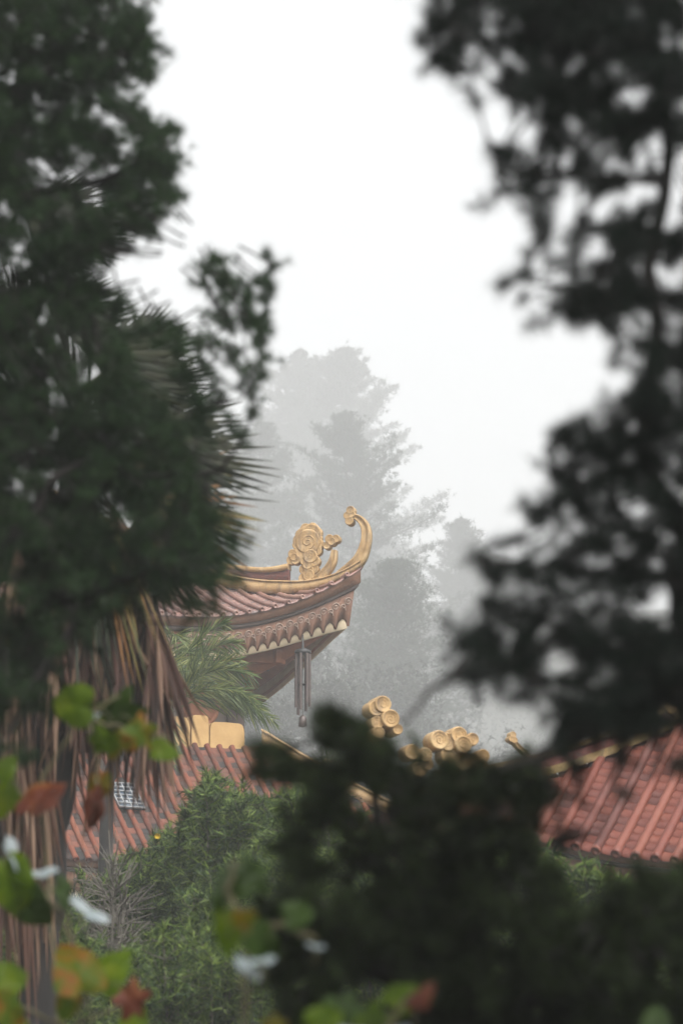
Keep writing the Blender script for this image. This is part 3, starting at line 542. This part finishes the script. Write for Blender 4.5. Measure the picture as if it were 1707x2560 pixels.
# --- pines and leafy trees in the mist
def pine(name, label, px, top, Y, hm, rmax, seed, dens=1.0, group='pines fading into the mist', lean=0):
    rng = np.random.default_rng(seed); tp = P(px, top, Y); gz = float(hgt(tp[0], Y)); x0 = tp[0]; H = tp[2]-gz; z0 = tp[2]-hm
    root = empty(name, (x0, Y, gz), label, 'tree', group); tr = MB(); cr = MB()
    zz = np.linspace(gz-.3, tp[2], 14); cx = x0+lean*((zz-gz)/H)**2+np.sin(zz*.3)*.25
    addl(tr, tube(np.stack([cx, np.full(14, Y), zz], 1), np.linspace(.38, .05, 14)*H/30, 8)); C, D = [], []
    z = z0; 
    while z < tp[2]-.2:
        f = (tp[2]-z)/hm; R0 = rmax*min(f**.55, f*2.3+.02)*(.75+.5*rng.random())*(1 if f < .8 else 1-(f-.8)*1.5); nl = int(8+4*rng.random())
        for i in range(nl):
            az = rng.random()*2*math.pi; L = R0*(.35+.85*rng.random()**.8); rise = rng.uniform(-.05, .35)+.5*(1-f)
            a = np.array((np.interp(z, zz, cx), Y, z)); d = np.array((math.cos(az), math.sin(az), rise)); t = np.linspace(0, 1, 7)[:, None]
            pts = a+d*L*t+np.array((0, 0, 1.))*(L*.22*(t**2-t*.9)); addl(tr, tube(pts, np.linspace(.09, .02, 7)*H/30, 4, False))
            nt_ = int((8+L*7.5)*dens)
            for _ in range(nt_):
                s_ = rng.uniform(.22, 1.03); c = a+d*L*s_+np.array((0, 0, 1))*(L*.22*(s_*s_-.9*s_)); sp = L*.17*(1.12-s_)+.35
                o = rng.normal(size=3)*sp*np.array((1, 1, .3))+np.array((0, 0, .03*L*s_)); C.append(c+o); D.append(nrm(o+d*.4+np.array((0, 0, .5))))
        z += hm/19*(.6+.8*rng.random())*min(1, .22+f*3)
    for _ in range(12): C.append(np.array((cx[-1], Y, tp[2]))+rng.normal(size=3)*np.array((.25, .25, .9))-(0, 0, .6)); D.append(np.array((0, 0, 1.)))
    V, F = needles(rng, np.array(C), np.array(D), 10, .40*Y/320, .048*Y/320, 1.0); cr.add(V, F)
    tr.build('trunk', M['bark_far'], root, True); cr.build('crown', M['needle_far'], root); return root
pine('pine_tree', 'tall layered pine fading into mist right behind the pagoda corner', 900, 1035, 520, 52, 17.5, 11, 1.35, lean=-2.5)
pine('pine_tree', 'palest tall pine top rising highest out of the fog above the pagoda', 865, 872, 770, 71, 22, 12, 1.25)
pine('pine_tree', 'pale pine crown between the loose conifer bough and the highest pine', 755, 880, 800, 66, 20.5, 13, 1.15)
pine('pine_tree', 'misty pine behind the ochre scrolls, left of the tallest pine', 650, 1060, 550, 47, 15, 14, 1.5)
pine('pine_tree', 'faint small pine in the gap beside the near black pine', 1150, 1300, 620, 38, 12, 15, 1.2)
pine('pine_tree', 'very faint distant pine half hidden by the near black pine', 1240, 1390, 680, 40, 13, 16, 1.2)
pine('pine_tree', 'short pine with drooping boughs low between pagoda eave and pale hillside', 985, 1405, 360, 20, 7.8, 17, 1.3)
def leafy(label, px, top, Y, hm, rad, seed, bare=False):
    Y = Y*1.65; hm = hm*1.65; rad = rad*1.65
    rng = np.random.default_rng(seed); tp = P(px, top, Y); gz = float(hgt(tp[0], Y)); k_ = Y/190.; root = empty('leafy_tree', (tp[0], Y, gz), label, 'tree', 'leafy trees on the misty slope'); tr = MB(); cr = MB()
    x0 = tp[0]; zc = tp[2]-hm*.5
    addl(tr, tube(np.array([[x0, Y, gz-.3], [x0+.2, Y, zc-hm*.35], [x0, Y, zc]]), [.3, .2, .12], 6)); cc = []
    for i in range(30 if not bare else 16):
        v = nrm(rng.normal(size=3))*rng.uniform(.45, 1)**.6; c = np.array((x0, Y, zc))+v*np.array((rad, rad, hm*.5))
        s0 = np.array((x0, Y, zc-hm*.3)); t = np.linspace(0, 1, 5)[:, None]; mid = (s0+c)/2+(0, 0, -.3); addl(tr, tube((1-t)**2*s0+2*t*(1-t)*mid+t*t*c, np.linspace(.10, .02, 5), 4, False)); cc.append(c)
        for _ in range(3): addl(tr, tube(np.stack([c, c+rng.normal(size=3)*rad*.3+(0, 0, .4)]), [.025, .01], 3, False))
    cc = np.array(cc); C = np.repeat(cc, 130 if not bare else 8, 0); C = C+np.clip(rng.normal(size=C.shape), -1.5, 1.5)*rad*.17
    V, F = needles(rng, C, nrm(rng.normal(size=C.shape)+(0, 0, .6)), 7, .24*k_, .13*k_, 1.2); cr.add(V, F)
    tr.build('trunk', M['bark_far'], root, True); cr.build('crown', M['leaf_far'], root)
for a in [('grey green leafy tree directly under the pagoda corner, behind the chime', 880, 1600, 200, 12, 5.2, 21), ('rounded leafy tree low behind the chime clapper', 760, 1680, 170, 9, 3.6, 22),
          ('thin half-bare tree in the gap left of the near black pine', 1120, 1640, 250, 13, 4.6, 23, True), ('leafy tree just above the upright ochre scroll', 985, 1660, 290, 15, 6.5, 24),
          ('faint leafy tree above the broad ochre scroll', 1110, 1560, 400, 18, 8.0, 25), ('faint leafy tree half behind the near pine, above the salmon roof ridge', 1240, 1600, 380, 18, 8.2, 26), ('leafy tree hidden partly by the pagoda roof', 640, 1500, 230, 12, 5, 27)]: leafy(*a)
def undergrowth():
    rng = np.random.default_rng(31); n = 60000; y = 240+520*rng.random(n)**1.1; x = rng.uniform(-.13, .13, n)*y; z = hgt(x, y)+rng.random(n)*2.2
    V, F = needles(rng, np.stack([x, y, z], 1), nrm(rng.normal(size=(n, 3))+(0, 0, 1)), 5, .42, .16, 1.0); mb = MB(); mb.add(V, F)
    tag(mb.build('undergrowth', M['leaf_far']), 'low undergrowth covering the misty hillside', 'undergrowth', kind='stuff')
undergrowth()

# --- shrubs in the middle ground
def shrub(name, label, cat, px0, px1, top, Y, seed, nst=40, mater='leaf_shrub', leaf=(.13, .02), bark='twig', tops=None, dens=1.0, depth=1.6, group=None, bare=0.0):
    rng = np.random.default_rng(seed); sc = Y/FPX; cx = P((px0+px1)/2, top, Y); gz = float(hgt(cx[0], Y)); root = empty(name, (cx[0], Y, gz), label, cat, group); tr = MB(); cr = MB(); C, D = [], []
    for i in range(nst):
        px = rng.uniform(px0, px1); tt = top if tops is None else np.interp(px, [a for a, _ in tops], [b_ for _, b_ in tops])
        e = P(px, tt+abs(rng.normal())*70+rng.uniform(0, 260)*(i % 3 > 0), Y+rng.uniform(-depth, depth)); b0 = np.array((cx[0]+(e[0]-cx[0])*.35, Y+rng.normal()*.2, gz))
        mid = (b0+e)/2+np.array(((e[0]-cx[0])*.25, 0, .1)); t = np.linspace(0, 1, 12)[:, None]; pts = (1-t)**2*b0+2*t*(1-t)*mid+t*t*e; addl(tr, tube(pts, np.linspace(.03, .006, 12), 5, False))
        H = e[2]-gz
        for _ in range(int(16*dens*H)):
            s_ = rng.uniform(.3, 1)**.7; j = s_*11; k = min(int(j), 10); p0 = pts[k]*(1-(j-k))+pts[k+1]*(j-k); L = rng.uniform(.15, .5)*(1.25-s_*.7)
            d = nrm(rng.normal(size=3)*np.array((1, 1, .5))+np.array((0, 0, .75))); q = p0+d*L; addl(tr, tube(np.stack([p0, (p0+q)/2-(0, 0, .02), q]), [.007, .005, .003], 3, False))
            if bare and rng.random() < bare:
                for _ in range(3): addl(tr, tube(np.stack([q-d*L*rng.random()*.6, q+nrm(rng.normal(size=3)+d*2)*.26]), [.009, .005], 3, False))
                continue
            for s2 in np.linspace(.25, 1, 4): C.append(p0+d*L*s2); D.append(d)
    if C:
        V, F = needles(rng, np.array(C), np.array(D), 9, leaf[0], leaf[1], .95, back=.3); cr.add(V, F)
    tr.build('stems', M[bark], root, True)
    if C: cr.build('leaves', M[mater], root)
    return root
g = 'green shrubs below the low hall'
sh = shrub('green_shrub', 'feathery green shrub with a single yellow flower below the mossy orange roof', 'shrub', 200, 600, 2080, 44, 41, 76, tops=[(180, 2230), (300, 2130), (380, 2080), (450, 2060), (520, 2000), (600, 2080)], group=g)
shrub('green_shrub', 'tallest feathery shrub, its light green tips before the orange roof', 'shrub', 440, 800, 1960, 42, 42, 70, tops=[(430, 2080), (480, 2010), (530, 1935), (590, 1970), (650, 2000), (800, 1990)], group=g)
shrub('green_shrub', 'wide olive shrub filling the gap between the yellow-flowered shrub and the black mass', 'shrub', 480, 900, 2130, 38, 52, 56, tops=[(450, 2240), (560, 2150), (700, 2080), (800, 2100), (950, 2140)], group=g, leaf=(.12, .016))
shrub('green_shrub', 'bright needle-leaved shrub just left of the black foreground mass', 'shrub', 680, 900, 1990, 36, 43, 40, tops=[(660, 2100), (720, 1990), (800, 1960), (900, 2000)], group=g, leaf=(.16, .014))
shrub('green_shrub', 'green shrub glimpsed through the black foliage under the scrolls', 'shrub', 900, 1260, 2080, 33, 44, 34, group=g)
shrub('green_shrub', 'leafy shrub rising under the eave of the salmon tiled roof', 'shrub', 1230, 1760, 2150, 30, 45, 64, tops=[(1200, 2130), (1300, 2140), (1400, 2140), (1500, 2175), (1600, 2200), (1760, 2190)], dens=1.3, group=g)
shrub('bare_shrub', 'leafless grey twiggy shrub beneath the low hall eave', 'shrub', 90, 330, 2180, 40, 46, 17, mater='leaf_shrub', dens=.8, bare=.95, tops=[(80, 2230), (150, 2260), (300, 2170), (360, 2240)])
shrub('blue_green_shrub', 'dark blue-green conifer shrub at the bottom left', 'shrub', 20, 330, 2400, 34, 47, 34, mater='leaf_blue', leaf=(.10, .014), tops=[(0, 2330), (100, 2380), (200, 2420), (330, 2440)])
shrub('green_shrub', 'dense low shrub in the bottom middle, in front of the tall feathery one', 'shrub', 330, 760, 2330, 32, 48, 50, group=g, leaf=(.10, .014))
shrub('green_shrub', 'low green shrub at the foot of the dead palm thatch, behind the yellowing leaves', 'shrub', -40, 300, 2260, 31, 53, 50, group=g, leaf=(.10, .013), tops=[(-60, 2280), (60, 2330), (150, 2290), (300, 2330)])
shrub('pine_sapling', 'small pine tip with long bright needles beside the ochre hip ridge', 'tree', 720, 850, 1860, 40, 49, 9, tops=[(720, 1870), (770, 1850), (830, 1880)], leaf=(.24, .010), dens=.5, depth=.3)
def flower():
    c = P(394, 2092, 42.3); mb = MB()
    for i in range(6):
        a = i*math.pi/3; d = np.array((math.cos(a), -.4, math.sin(a)*.9)); s = np.cross(nrm(d), (0, 1, 0)); t = np.array([0, .4, .75, 1]); wd = np.array([.004, .02, .018, .003])
        mid = c+np.outer(t, d)*.035+np.outer(t*t, (0, -.02, 0)); grid(mb, np.stack([mid-np.outer(wd, s), mid, mid+np.outer(wd, s)]))
    mb.build('flower', M['flower'], sh)
flower()

# --- fan palm
def blade(mb, a, e, w, sag=.1, fold=.3, n=7, upv=(0, 0, 1.)):
    t = np.linspace(0, 1, n)[:, None]; mid = (a+e)/2+np.array((0, 0, sag)); c = (1-t)**2*a+2*t*(1-t)*mid+t*t*e; T = nrm(np.gradient(c, axis=0)); s = nrm(np.cross(T, upv))
    ww = (w*np.clip(np.minimum((.25+t*2.2), (1-t)*1.9), .0, 1)+.0008); u = np.cross(s, T)
    grid(mb, np.stack([c-s*ww, c+u*ww*fold*-1, c+s*ww]))
def fan_palm():
    rng = np.random.default_rng(61); Y = 25.; base = P(40, 2560, Y); gz = float(hgt(base[0], Y)); root = empty('fan_palm', (base[0], Y, gz), 'tall fan palm with spiky fans and a brown dead frond skirt behind the left conifer', 'palm tree')
    top = P(200, 1060, Y); t = MB(); zz = np.linspace(gz, top[2], 40); addl(t, tube(np.stack([np.interp(zz, [gz, top[2]], [base[0], top[0]])+.02*np.sin(zz*9), np.full(40, Y), zz], 1), .12+.012*(np.arange(40) % 2), 12)); t.build('trunk', M['bark'], root)
    fans = [((300, 1200), 400, -4, -20), ((330, 1120), 320, -6, 0), ((130, 560), 230, -12, 5), ((60, 520), 300, -8, 5), ((120, 760), 240, 2, 3), ((230, 880), 290, 0, 0), ((220, 960), 310, -8, 6), ((250, 950), 270, 3, 8), ((300, 880), 240, 18, -10), ((90, 600), 260, 5, -12), ((180, 830), 230, 5, 14), ((350, 1060), 300, 4, -2), ((380, 1250), 320, -30, -5), ((120, 1080), 330, 150, 0), ((100, 1300), 300, 200, 0),
            ((340, 1300), 300, -60, 10), ((200, 1350), 330, -95, 5), ((60, 850), 260, 120, 4), ((380, 1120), 330, -12, 4), ((330, 960), 230, 12, 12)]
    for i, ((px, py), Lp, ang, tilt) in enumerate(fans):
        yy = Y-.5+rng.random()*.9; hub = P(px, py, yy); L = Lp*yy/FPX; nb = 26; m = MB(); tipm = MB(); pm = MB()
        a0 = R(ang); side = R(tilt)
        t_ = np.linspace(0, 1, 6)[:, None]; s0 = top+rng.normal(size=3)*.05; pm_pts = s0+(hub-s0)*t_+np.array((0, 0, .25))*(t_-t_*t_); addl(pm, tube(pm_pts, .012, 5))
        for k in range(nb):
            f = (k/(nb-1)-.5)*R(125); d = np.array((math.cos(a0+f*.9), math.sin(f)*.6*math.cos(side)+.25*rng.normal()*.3, math.sin(a0+f*.9)+.1*math.sin(side)))
            ll = L*(.85+.2*rng.random())*(1-.25*abs(f)); e = hub+nrm(d)*ll; e[2] -= ll*.06
            yel = (i in (0, 6, 12)) and (rng.random() < .55)
            blade(tipm if yel else m, hub, e, .021+.005*rng.random(), -.03*rng.random(), .35, 7, (.15*rng.normal(), 1, .3*rng.normal()))
        fr = m.build('frond', M['palm_fan'], root)
        pm.build('stalk', M['palm_fan'], fr)
        if tipm.c: tipm.build('yellowing_blades', M['palm_tip'], fr)
    for i in range(62):
        px = rng.uniform(10, 400); py = rng.uniform(1220, 1520)+abs(px-200)*.6+(170 if i > 40 else 0); yy = Y+rng.uniform(-.45, .35); hub = P(px, py, yy); m = MB(); Lp = rng.uniform(340, 600)*(.75 if i > 40 else 1)
        s0 = P(200+(px-200)*.2, py-120, Y); addl(m, tube(np.stack([s0, (s0+hub)/2+(0, 0, .06), hub]), .010, 4))
        for k in range(9):
            dx = rng.normal()*45+(px-200)*.10; e = P(px+dx, py+Lp*rng.uniform(.6, 1.05), yy+rng.normal()*.12); blade(m, hub, e, rng.uniform(.012, .030), 0, .6, 6, (.6*rng.normal(), 1, .1))
        m.build('dead_frond', M['palm_dead'], root)
    for px, py, e1, e2 in ((250, 1330, 345, 1700), (230, 1300, 300, 1640), (180, 1350, 240, 1720), (270, 1290, 370, 1590)):
        m = MB(); hub = P(px, py, Y-.4)
        for k in range(9): blade(m, hub, P(e1+rng.normal()*30, e2+rng.normal()*60, Y-.6), .016, .05)
        m.build('drooping_frond', M['palm_tip'] if px > 240 else M['palm_fan'], root)
    for i in range(60):   # lower dead thatch beside the trunk
        px = rng.uniform(-10, 125); py = rng.uniform(1650, 2150); hub = P(px, py, Y+rng.uniform(-.3, .2)); m = MB()
        for k in range(6): blade(m, hub, P(px+rng.normal()*18+15, py+rng.uniform(200, 480), Y+rng.normal()*.15), .014, 0, .6, 5, (.2, 1, .1))
        m.build('dead_frond', M['palm_dead'], root)
fan_palm()
# --- feather palm in front of the pagoda wall
def feather():
    rng = np.random.default_rng(71); Y = 62.; c0 = P(430, 1765, Y); gz = float(hgt(c0[0], Y)); root = empty('feather_palm', (P(265, 2120, Y)[0], Y, gz), 'small feather palm with pale arching fronds in front of the pagoda wall', 'palm tree')
    t = MB(); b0 = P(265, 2120, Y); A = np.array([[b0[0]-.15, Y, gz], b0, P(268, 1960, Y), P(300, 1860, Y), P(360, 1800, Y), c0]); q = np.linspace(0, 5, 30); A = np.stack([np.interp(q, range(6), A[:, k]) for k in range(3)], 1); addl(t, tube(A, .11+.01*(np.arange(30) % 2), 10)); t.build('trunk', M['bark'], root)
    F_ = [((330, 1600), (250, 1640)), ((380, 1580), (300, 1560)), ((470, 1590), (560, 1560)), ((500, 1640), (630, 1690)), ((520, 1690), (625, 1745)), ((560, 1700), (680, 1800)), ((400, 1720), (420, 1900)), ((350, 1700), (290, 1860)),
          ((340, 1660), (230, 1760)), ((440, 1600), (500, 1640)), ((370, 1640), (270, 1580)), ((560, 1690), (650, 1770)), ((480, 1660), (600, 1650)), ((330, 1560), (290, 1600)), ((500, 1600), (590, 1610)), ((420, 1560), (440, 1590)), ((360, 1700), (250, 1820))]
    for i, (m_, e_) in enumerate(F_):
        yy = Y+rng.uniform(-.7, .7); a = c0+rng.normal(size=3)*.05; mm = P(*m_, yy); e = P(*e_, yy+rng.uniform(-.3, .3)); n = 34; t = np.linspace(0, 1, n)[:, None]; c = (1-t)**2*a+2*t*(1-t)*mm+t*t*e
        rb = MB(); addl(rb, tube(c, np.linspace(.018, .004, n), 5)); lf = MB(); T = nrm(np.gradient(c, axis=0)); s = nrm(np.cross(T, (0.1, .6, 1)))
        for k in range(5, n):
            for sg in (-1, 1, -1, 1):
                L = (.46*math.sin(math.pi*(.15+.8*k/n))+.12)*rng.uniform(.7, 1.15); d = nrm(T[k]*rng.uniform(.7, 1.3)+s[k]*sg*rng.uniform(.5, 1)+rng.normal(size=3)*.22+np.array((0, 0, -.1))); blade(lf, c[k], c[k]+d*L-(0, 0, .2*L), .0095, .03, .3, 5, (.4*rng.normal(), 1, .5*rng.normal()))
        fr = rb.build('frond', M['palm_small'], root); lf.build('leaflets', M['palm_small'], fr)
    m = MB()
    for i in range(150):
        a = c0+np.array((rng.normal()*.10, rng.normal()*.1, rng.uniform(.0, .5))); e = P(405+rng.normal()*42, 1790+rng.normal()*30, Y+rng.normal()*.2); blade(m, a, e, .007, .3, .3, 6)
    m.build('fibre_skirt', M['palm_grey'], root)
feather()

# --- vine leaves close to the camera
def leaf_mesh(c, right, upv, size, fold, lobed, rng):
    """heart/maple shaped leaf with its stalk end at -up"""
    n = 44; th = np.linspace(0, 2*math.pi, n, endpoint=False); r = 1-.28*np.exp(-((np.abs(th-math.pi))/.35)**2)
    if lobed: r = (.60+.46*sum(np.exp(-((np.angle(np.exp(1j*(th-q)))/.30)**2)) for q in (0, 1.15, -1.15, 2.2, -2.2)))*(1+.04*np.cos(13*th+rng.random()*6))
    else: r = r*(1+.16*np.cos(th)+.10*np.cos(3*th)+.30*np.exp(-(np.angle(np.exp(1j*th))/.22)**2)+.05*np.sin(2*th+rng.random()*6)+.03*np.sin(9*th))*.92
    nn = np.cross(right, upv); rings = []; ph0 = rng.random()*6
    for q in (.02, .4, .72, 1):
        x = r*np.sin(th)*q*.95; y = r*np.cos(th)*q*1.05; z = fold*np.abs(x)-.30*(x*x+y*y)+.09*np.sin(th*4+ph0)*q*q
        rings.append(c+size*(x[:, None]*right+y[:, None]*upv+z[:, None]*nn))
    G = np.stack([np.vstack([g_, g_[:1]]) for g_ in rings]); return G
def vine(label, Y, leaves, stems, seed, cat='vine'):
    Y = Y*1.35
    rng = np.random.default_rng(seed); b = P(stems[0][0][0], 2700, Y); root = empty('climbing_vine', (b[0], Y, float(hgt(b[0], Y))), label, cat, 'vines close to the camera'); st = MB()
    for i, s_ in enumerate(stems):
        pts = [P(a, b_, Y+.02) for a, b_ in s_]
        if i == 0: pts = [np.array((pts[0][0], pts[0][1], float(hgt(0, Y))))]+pts
        A = np.array(pts); t = np.linspace(0, len(A)-1, len(A)*6); A = np.stack([np.interp(t, np.arange(len(A)), A[:, k]) for k in range(3)], 1); A[1:-1] += rng.normal(size=(len(A)-2, 3))*.003; addl(st, tube(A, .006, 6))
    st.build('stem', M['vine_stem'], root, True)
    for px, py, sz, rot, tilt, yaw, m_, lob in leaves:
        y = Y+rng.uniform(-.14, .14); c = P(px, py, y); s = sz*y/FPX*1.08; rt = R(rot); r_ = np.array((math.cos(rt), 0, -math.sin(rt))); u = np.array((math.sin(rt), 0, math.cos(rt)))
        # tilt about r_ (leaning back), yaw about u
        nrm_ = np.array((0, -1., 0)); ct, st_ = math.cos(R(tilt)), math.sin(R(tilt)); u2 = u*ct+nrm_*-st_; n2 = np.cross(r_, u2); cyw, syw = math.cos(R(yaw)), math.sin(R(yaw)); r2 = r_*cyw+n2*syw
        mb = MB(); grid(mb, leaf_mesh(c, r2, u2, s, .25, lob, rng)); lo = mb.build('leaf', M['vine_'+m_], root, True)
        pm = MB(); a = c-u2*s*.7; addl(pm, tube(np.stack([a, a-u2*s*.5+np.array((0, .01, -.01)), a-u2*s*.9+np.array((0, .03, -.03))]), .0018, 4)); pm.build('leaf_stalk', M['vine_stem'], lo)
# (px, py, radius px, rotation, tilt, yaw, colour, lobed)
vine('climbing vine with the largest yellow-green and orange edged leaves, beside the dead palm fronds', 9.2,
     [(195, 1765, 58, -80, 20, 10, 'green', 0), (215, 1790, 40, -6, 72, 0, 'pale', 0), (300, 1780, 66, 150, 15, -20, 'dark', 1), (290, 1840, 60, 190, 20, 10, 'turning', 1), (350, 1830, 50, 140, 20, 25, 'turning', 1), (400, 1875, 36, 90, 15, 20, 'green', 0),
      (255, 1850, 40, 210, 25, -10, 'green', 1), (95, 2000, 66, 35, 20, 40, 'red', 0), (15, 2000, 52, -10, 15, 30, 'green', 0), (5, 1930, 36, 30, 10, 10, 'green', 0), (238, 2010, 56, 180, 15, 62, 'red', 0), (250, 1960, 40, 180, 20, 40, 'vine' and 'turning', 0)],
     [[(150, 2600), (120, 2200), (100, 1950), (200, 1800), (300, 1740)], [(100, 2050), (30, 1950), (-40, 1880)], [(200, 1800), (330, 1820), (420, 1850)], [(220, 1810), (245, 1900), (240, 1960)]], 81)
vine('vine with a folded leaf painted with sky glint and broad dark green leaves at the lower left edge', 8.8,
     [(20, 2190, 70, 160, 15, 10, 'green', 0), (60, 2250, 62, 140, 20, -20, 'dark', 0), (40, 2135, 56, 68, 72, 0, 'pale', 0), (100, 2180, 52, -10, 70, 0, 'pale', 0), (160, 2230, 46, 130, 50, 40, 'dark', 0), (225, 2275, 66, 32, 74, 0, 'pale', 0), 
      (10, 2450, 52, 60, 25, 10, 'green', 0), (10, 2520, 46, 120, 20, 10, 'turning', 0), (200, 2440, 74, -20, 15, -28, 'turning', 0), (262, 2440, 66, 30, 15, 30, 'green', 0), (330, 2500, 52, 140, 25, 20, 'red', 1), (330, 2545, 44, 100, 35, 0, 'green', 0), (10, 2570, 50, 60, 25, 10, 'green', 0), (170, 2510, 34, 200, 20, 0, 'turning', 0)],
     [[(180, 2650), (210, 2480), (170, 2300), (70, 2200), (-30, 2150)], [(200, 2400), (110, 2220), (150, 2230)], [(190, 2560), (300, 2520)], [(190, 2580), (0, 2500)]], 82)
vine('vine with dim green leaves and one orange leaf left of the black shrub', 6.3,
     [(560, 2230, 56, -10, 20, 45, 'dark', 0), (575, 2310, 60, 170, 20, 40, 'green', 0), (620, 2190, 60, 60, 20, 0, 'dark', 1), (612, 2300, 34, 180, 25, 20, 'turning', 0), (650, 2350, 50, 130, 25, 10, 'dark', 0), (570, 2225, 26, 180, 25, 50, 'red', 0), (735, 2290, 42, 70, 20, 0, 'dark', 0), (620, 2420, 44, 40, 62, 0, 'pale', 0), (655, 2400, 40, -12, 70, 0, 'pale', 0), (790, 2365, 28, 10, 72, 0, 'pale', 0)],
     [[(600, 2650), (615, 2480), (612, 2330), (570, 2230), (590, 2150)], [(612, 2330), (700, 2310), (790, 2350)]], 83)
vine('vine at the bottom edge with green leaves and one upright brown leaf', 6.2,
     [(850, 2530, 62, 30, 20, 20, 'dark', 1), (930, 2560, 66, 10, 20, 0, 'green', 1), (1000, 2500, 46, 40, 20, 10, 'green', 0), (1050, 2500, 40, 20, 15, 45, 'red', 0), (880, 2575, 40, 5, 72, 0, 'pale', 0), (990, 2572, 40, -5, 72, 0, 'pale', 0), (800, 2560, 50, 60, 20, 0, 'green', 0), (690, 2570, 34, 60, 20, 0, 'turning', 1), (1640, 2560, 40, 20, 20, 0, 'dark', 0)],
     [[(950, 2700), (960, 2590), (1000, 2520), (1040, 2480)], [(960, 2600), (850, 2570), (700, 2590)]], 84)

# ------------------------------------------------------------------ haze
def haze():
    m = bpy.data.materials.new('haze_air'); m.use_nodes = True; t = m.node_tree; t.nodes.clear(); o = t.nodes.new('ShaderNodeOutputMaterial'); v = t.nodes.new('ShaderNodeVolumePrincipled')
    v.inputs['Color'].default_value = (.97, .975, .98, 1); v.inputs['Density'].default_value = .0014; v.inputs['Anisotropy'].default_value = .2; t.links.new(v.outputs[0], o.inputs['Volume'])
    mb = MB(); box(mb, (0, 460, 98), (RT, (0, 1, 0), (0, 0, 1)), 475, 515, 103); ob = mb.build('haze', m); tag(ob, 'thin white fog hanging over the whole hillside', 'haze', kind='stuff')
haze()
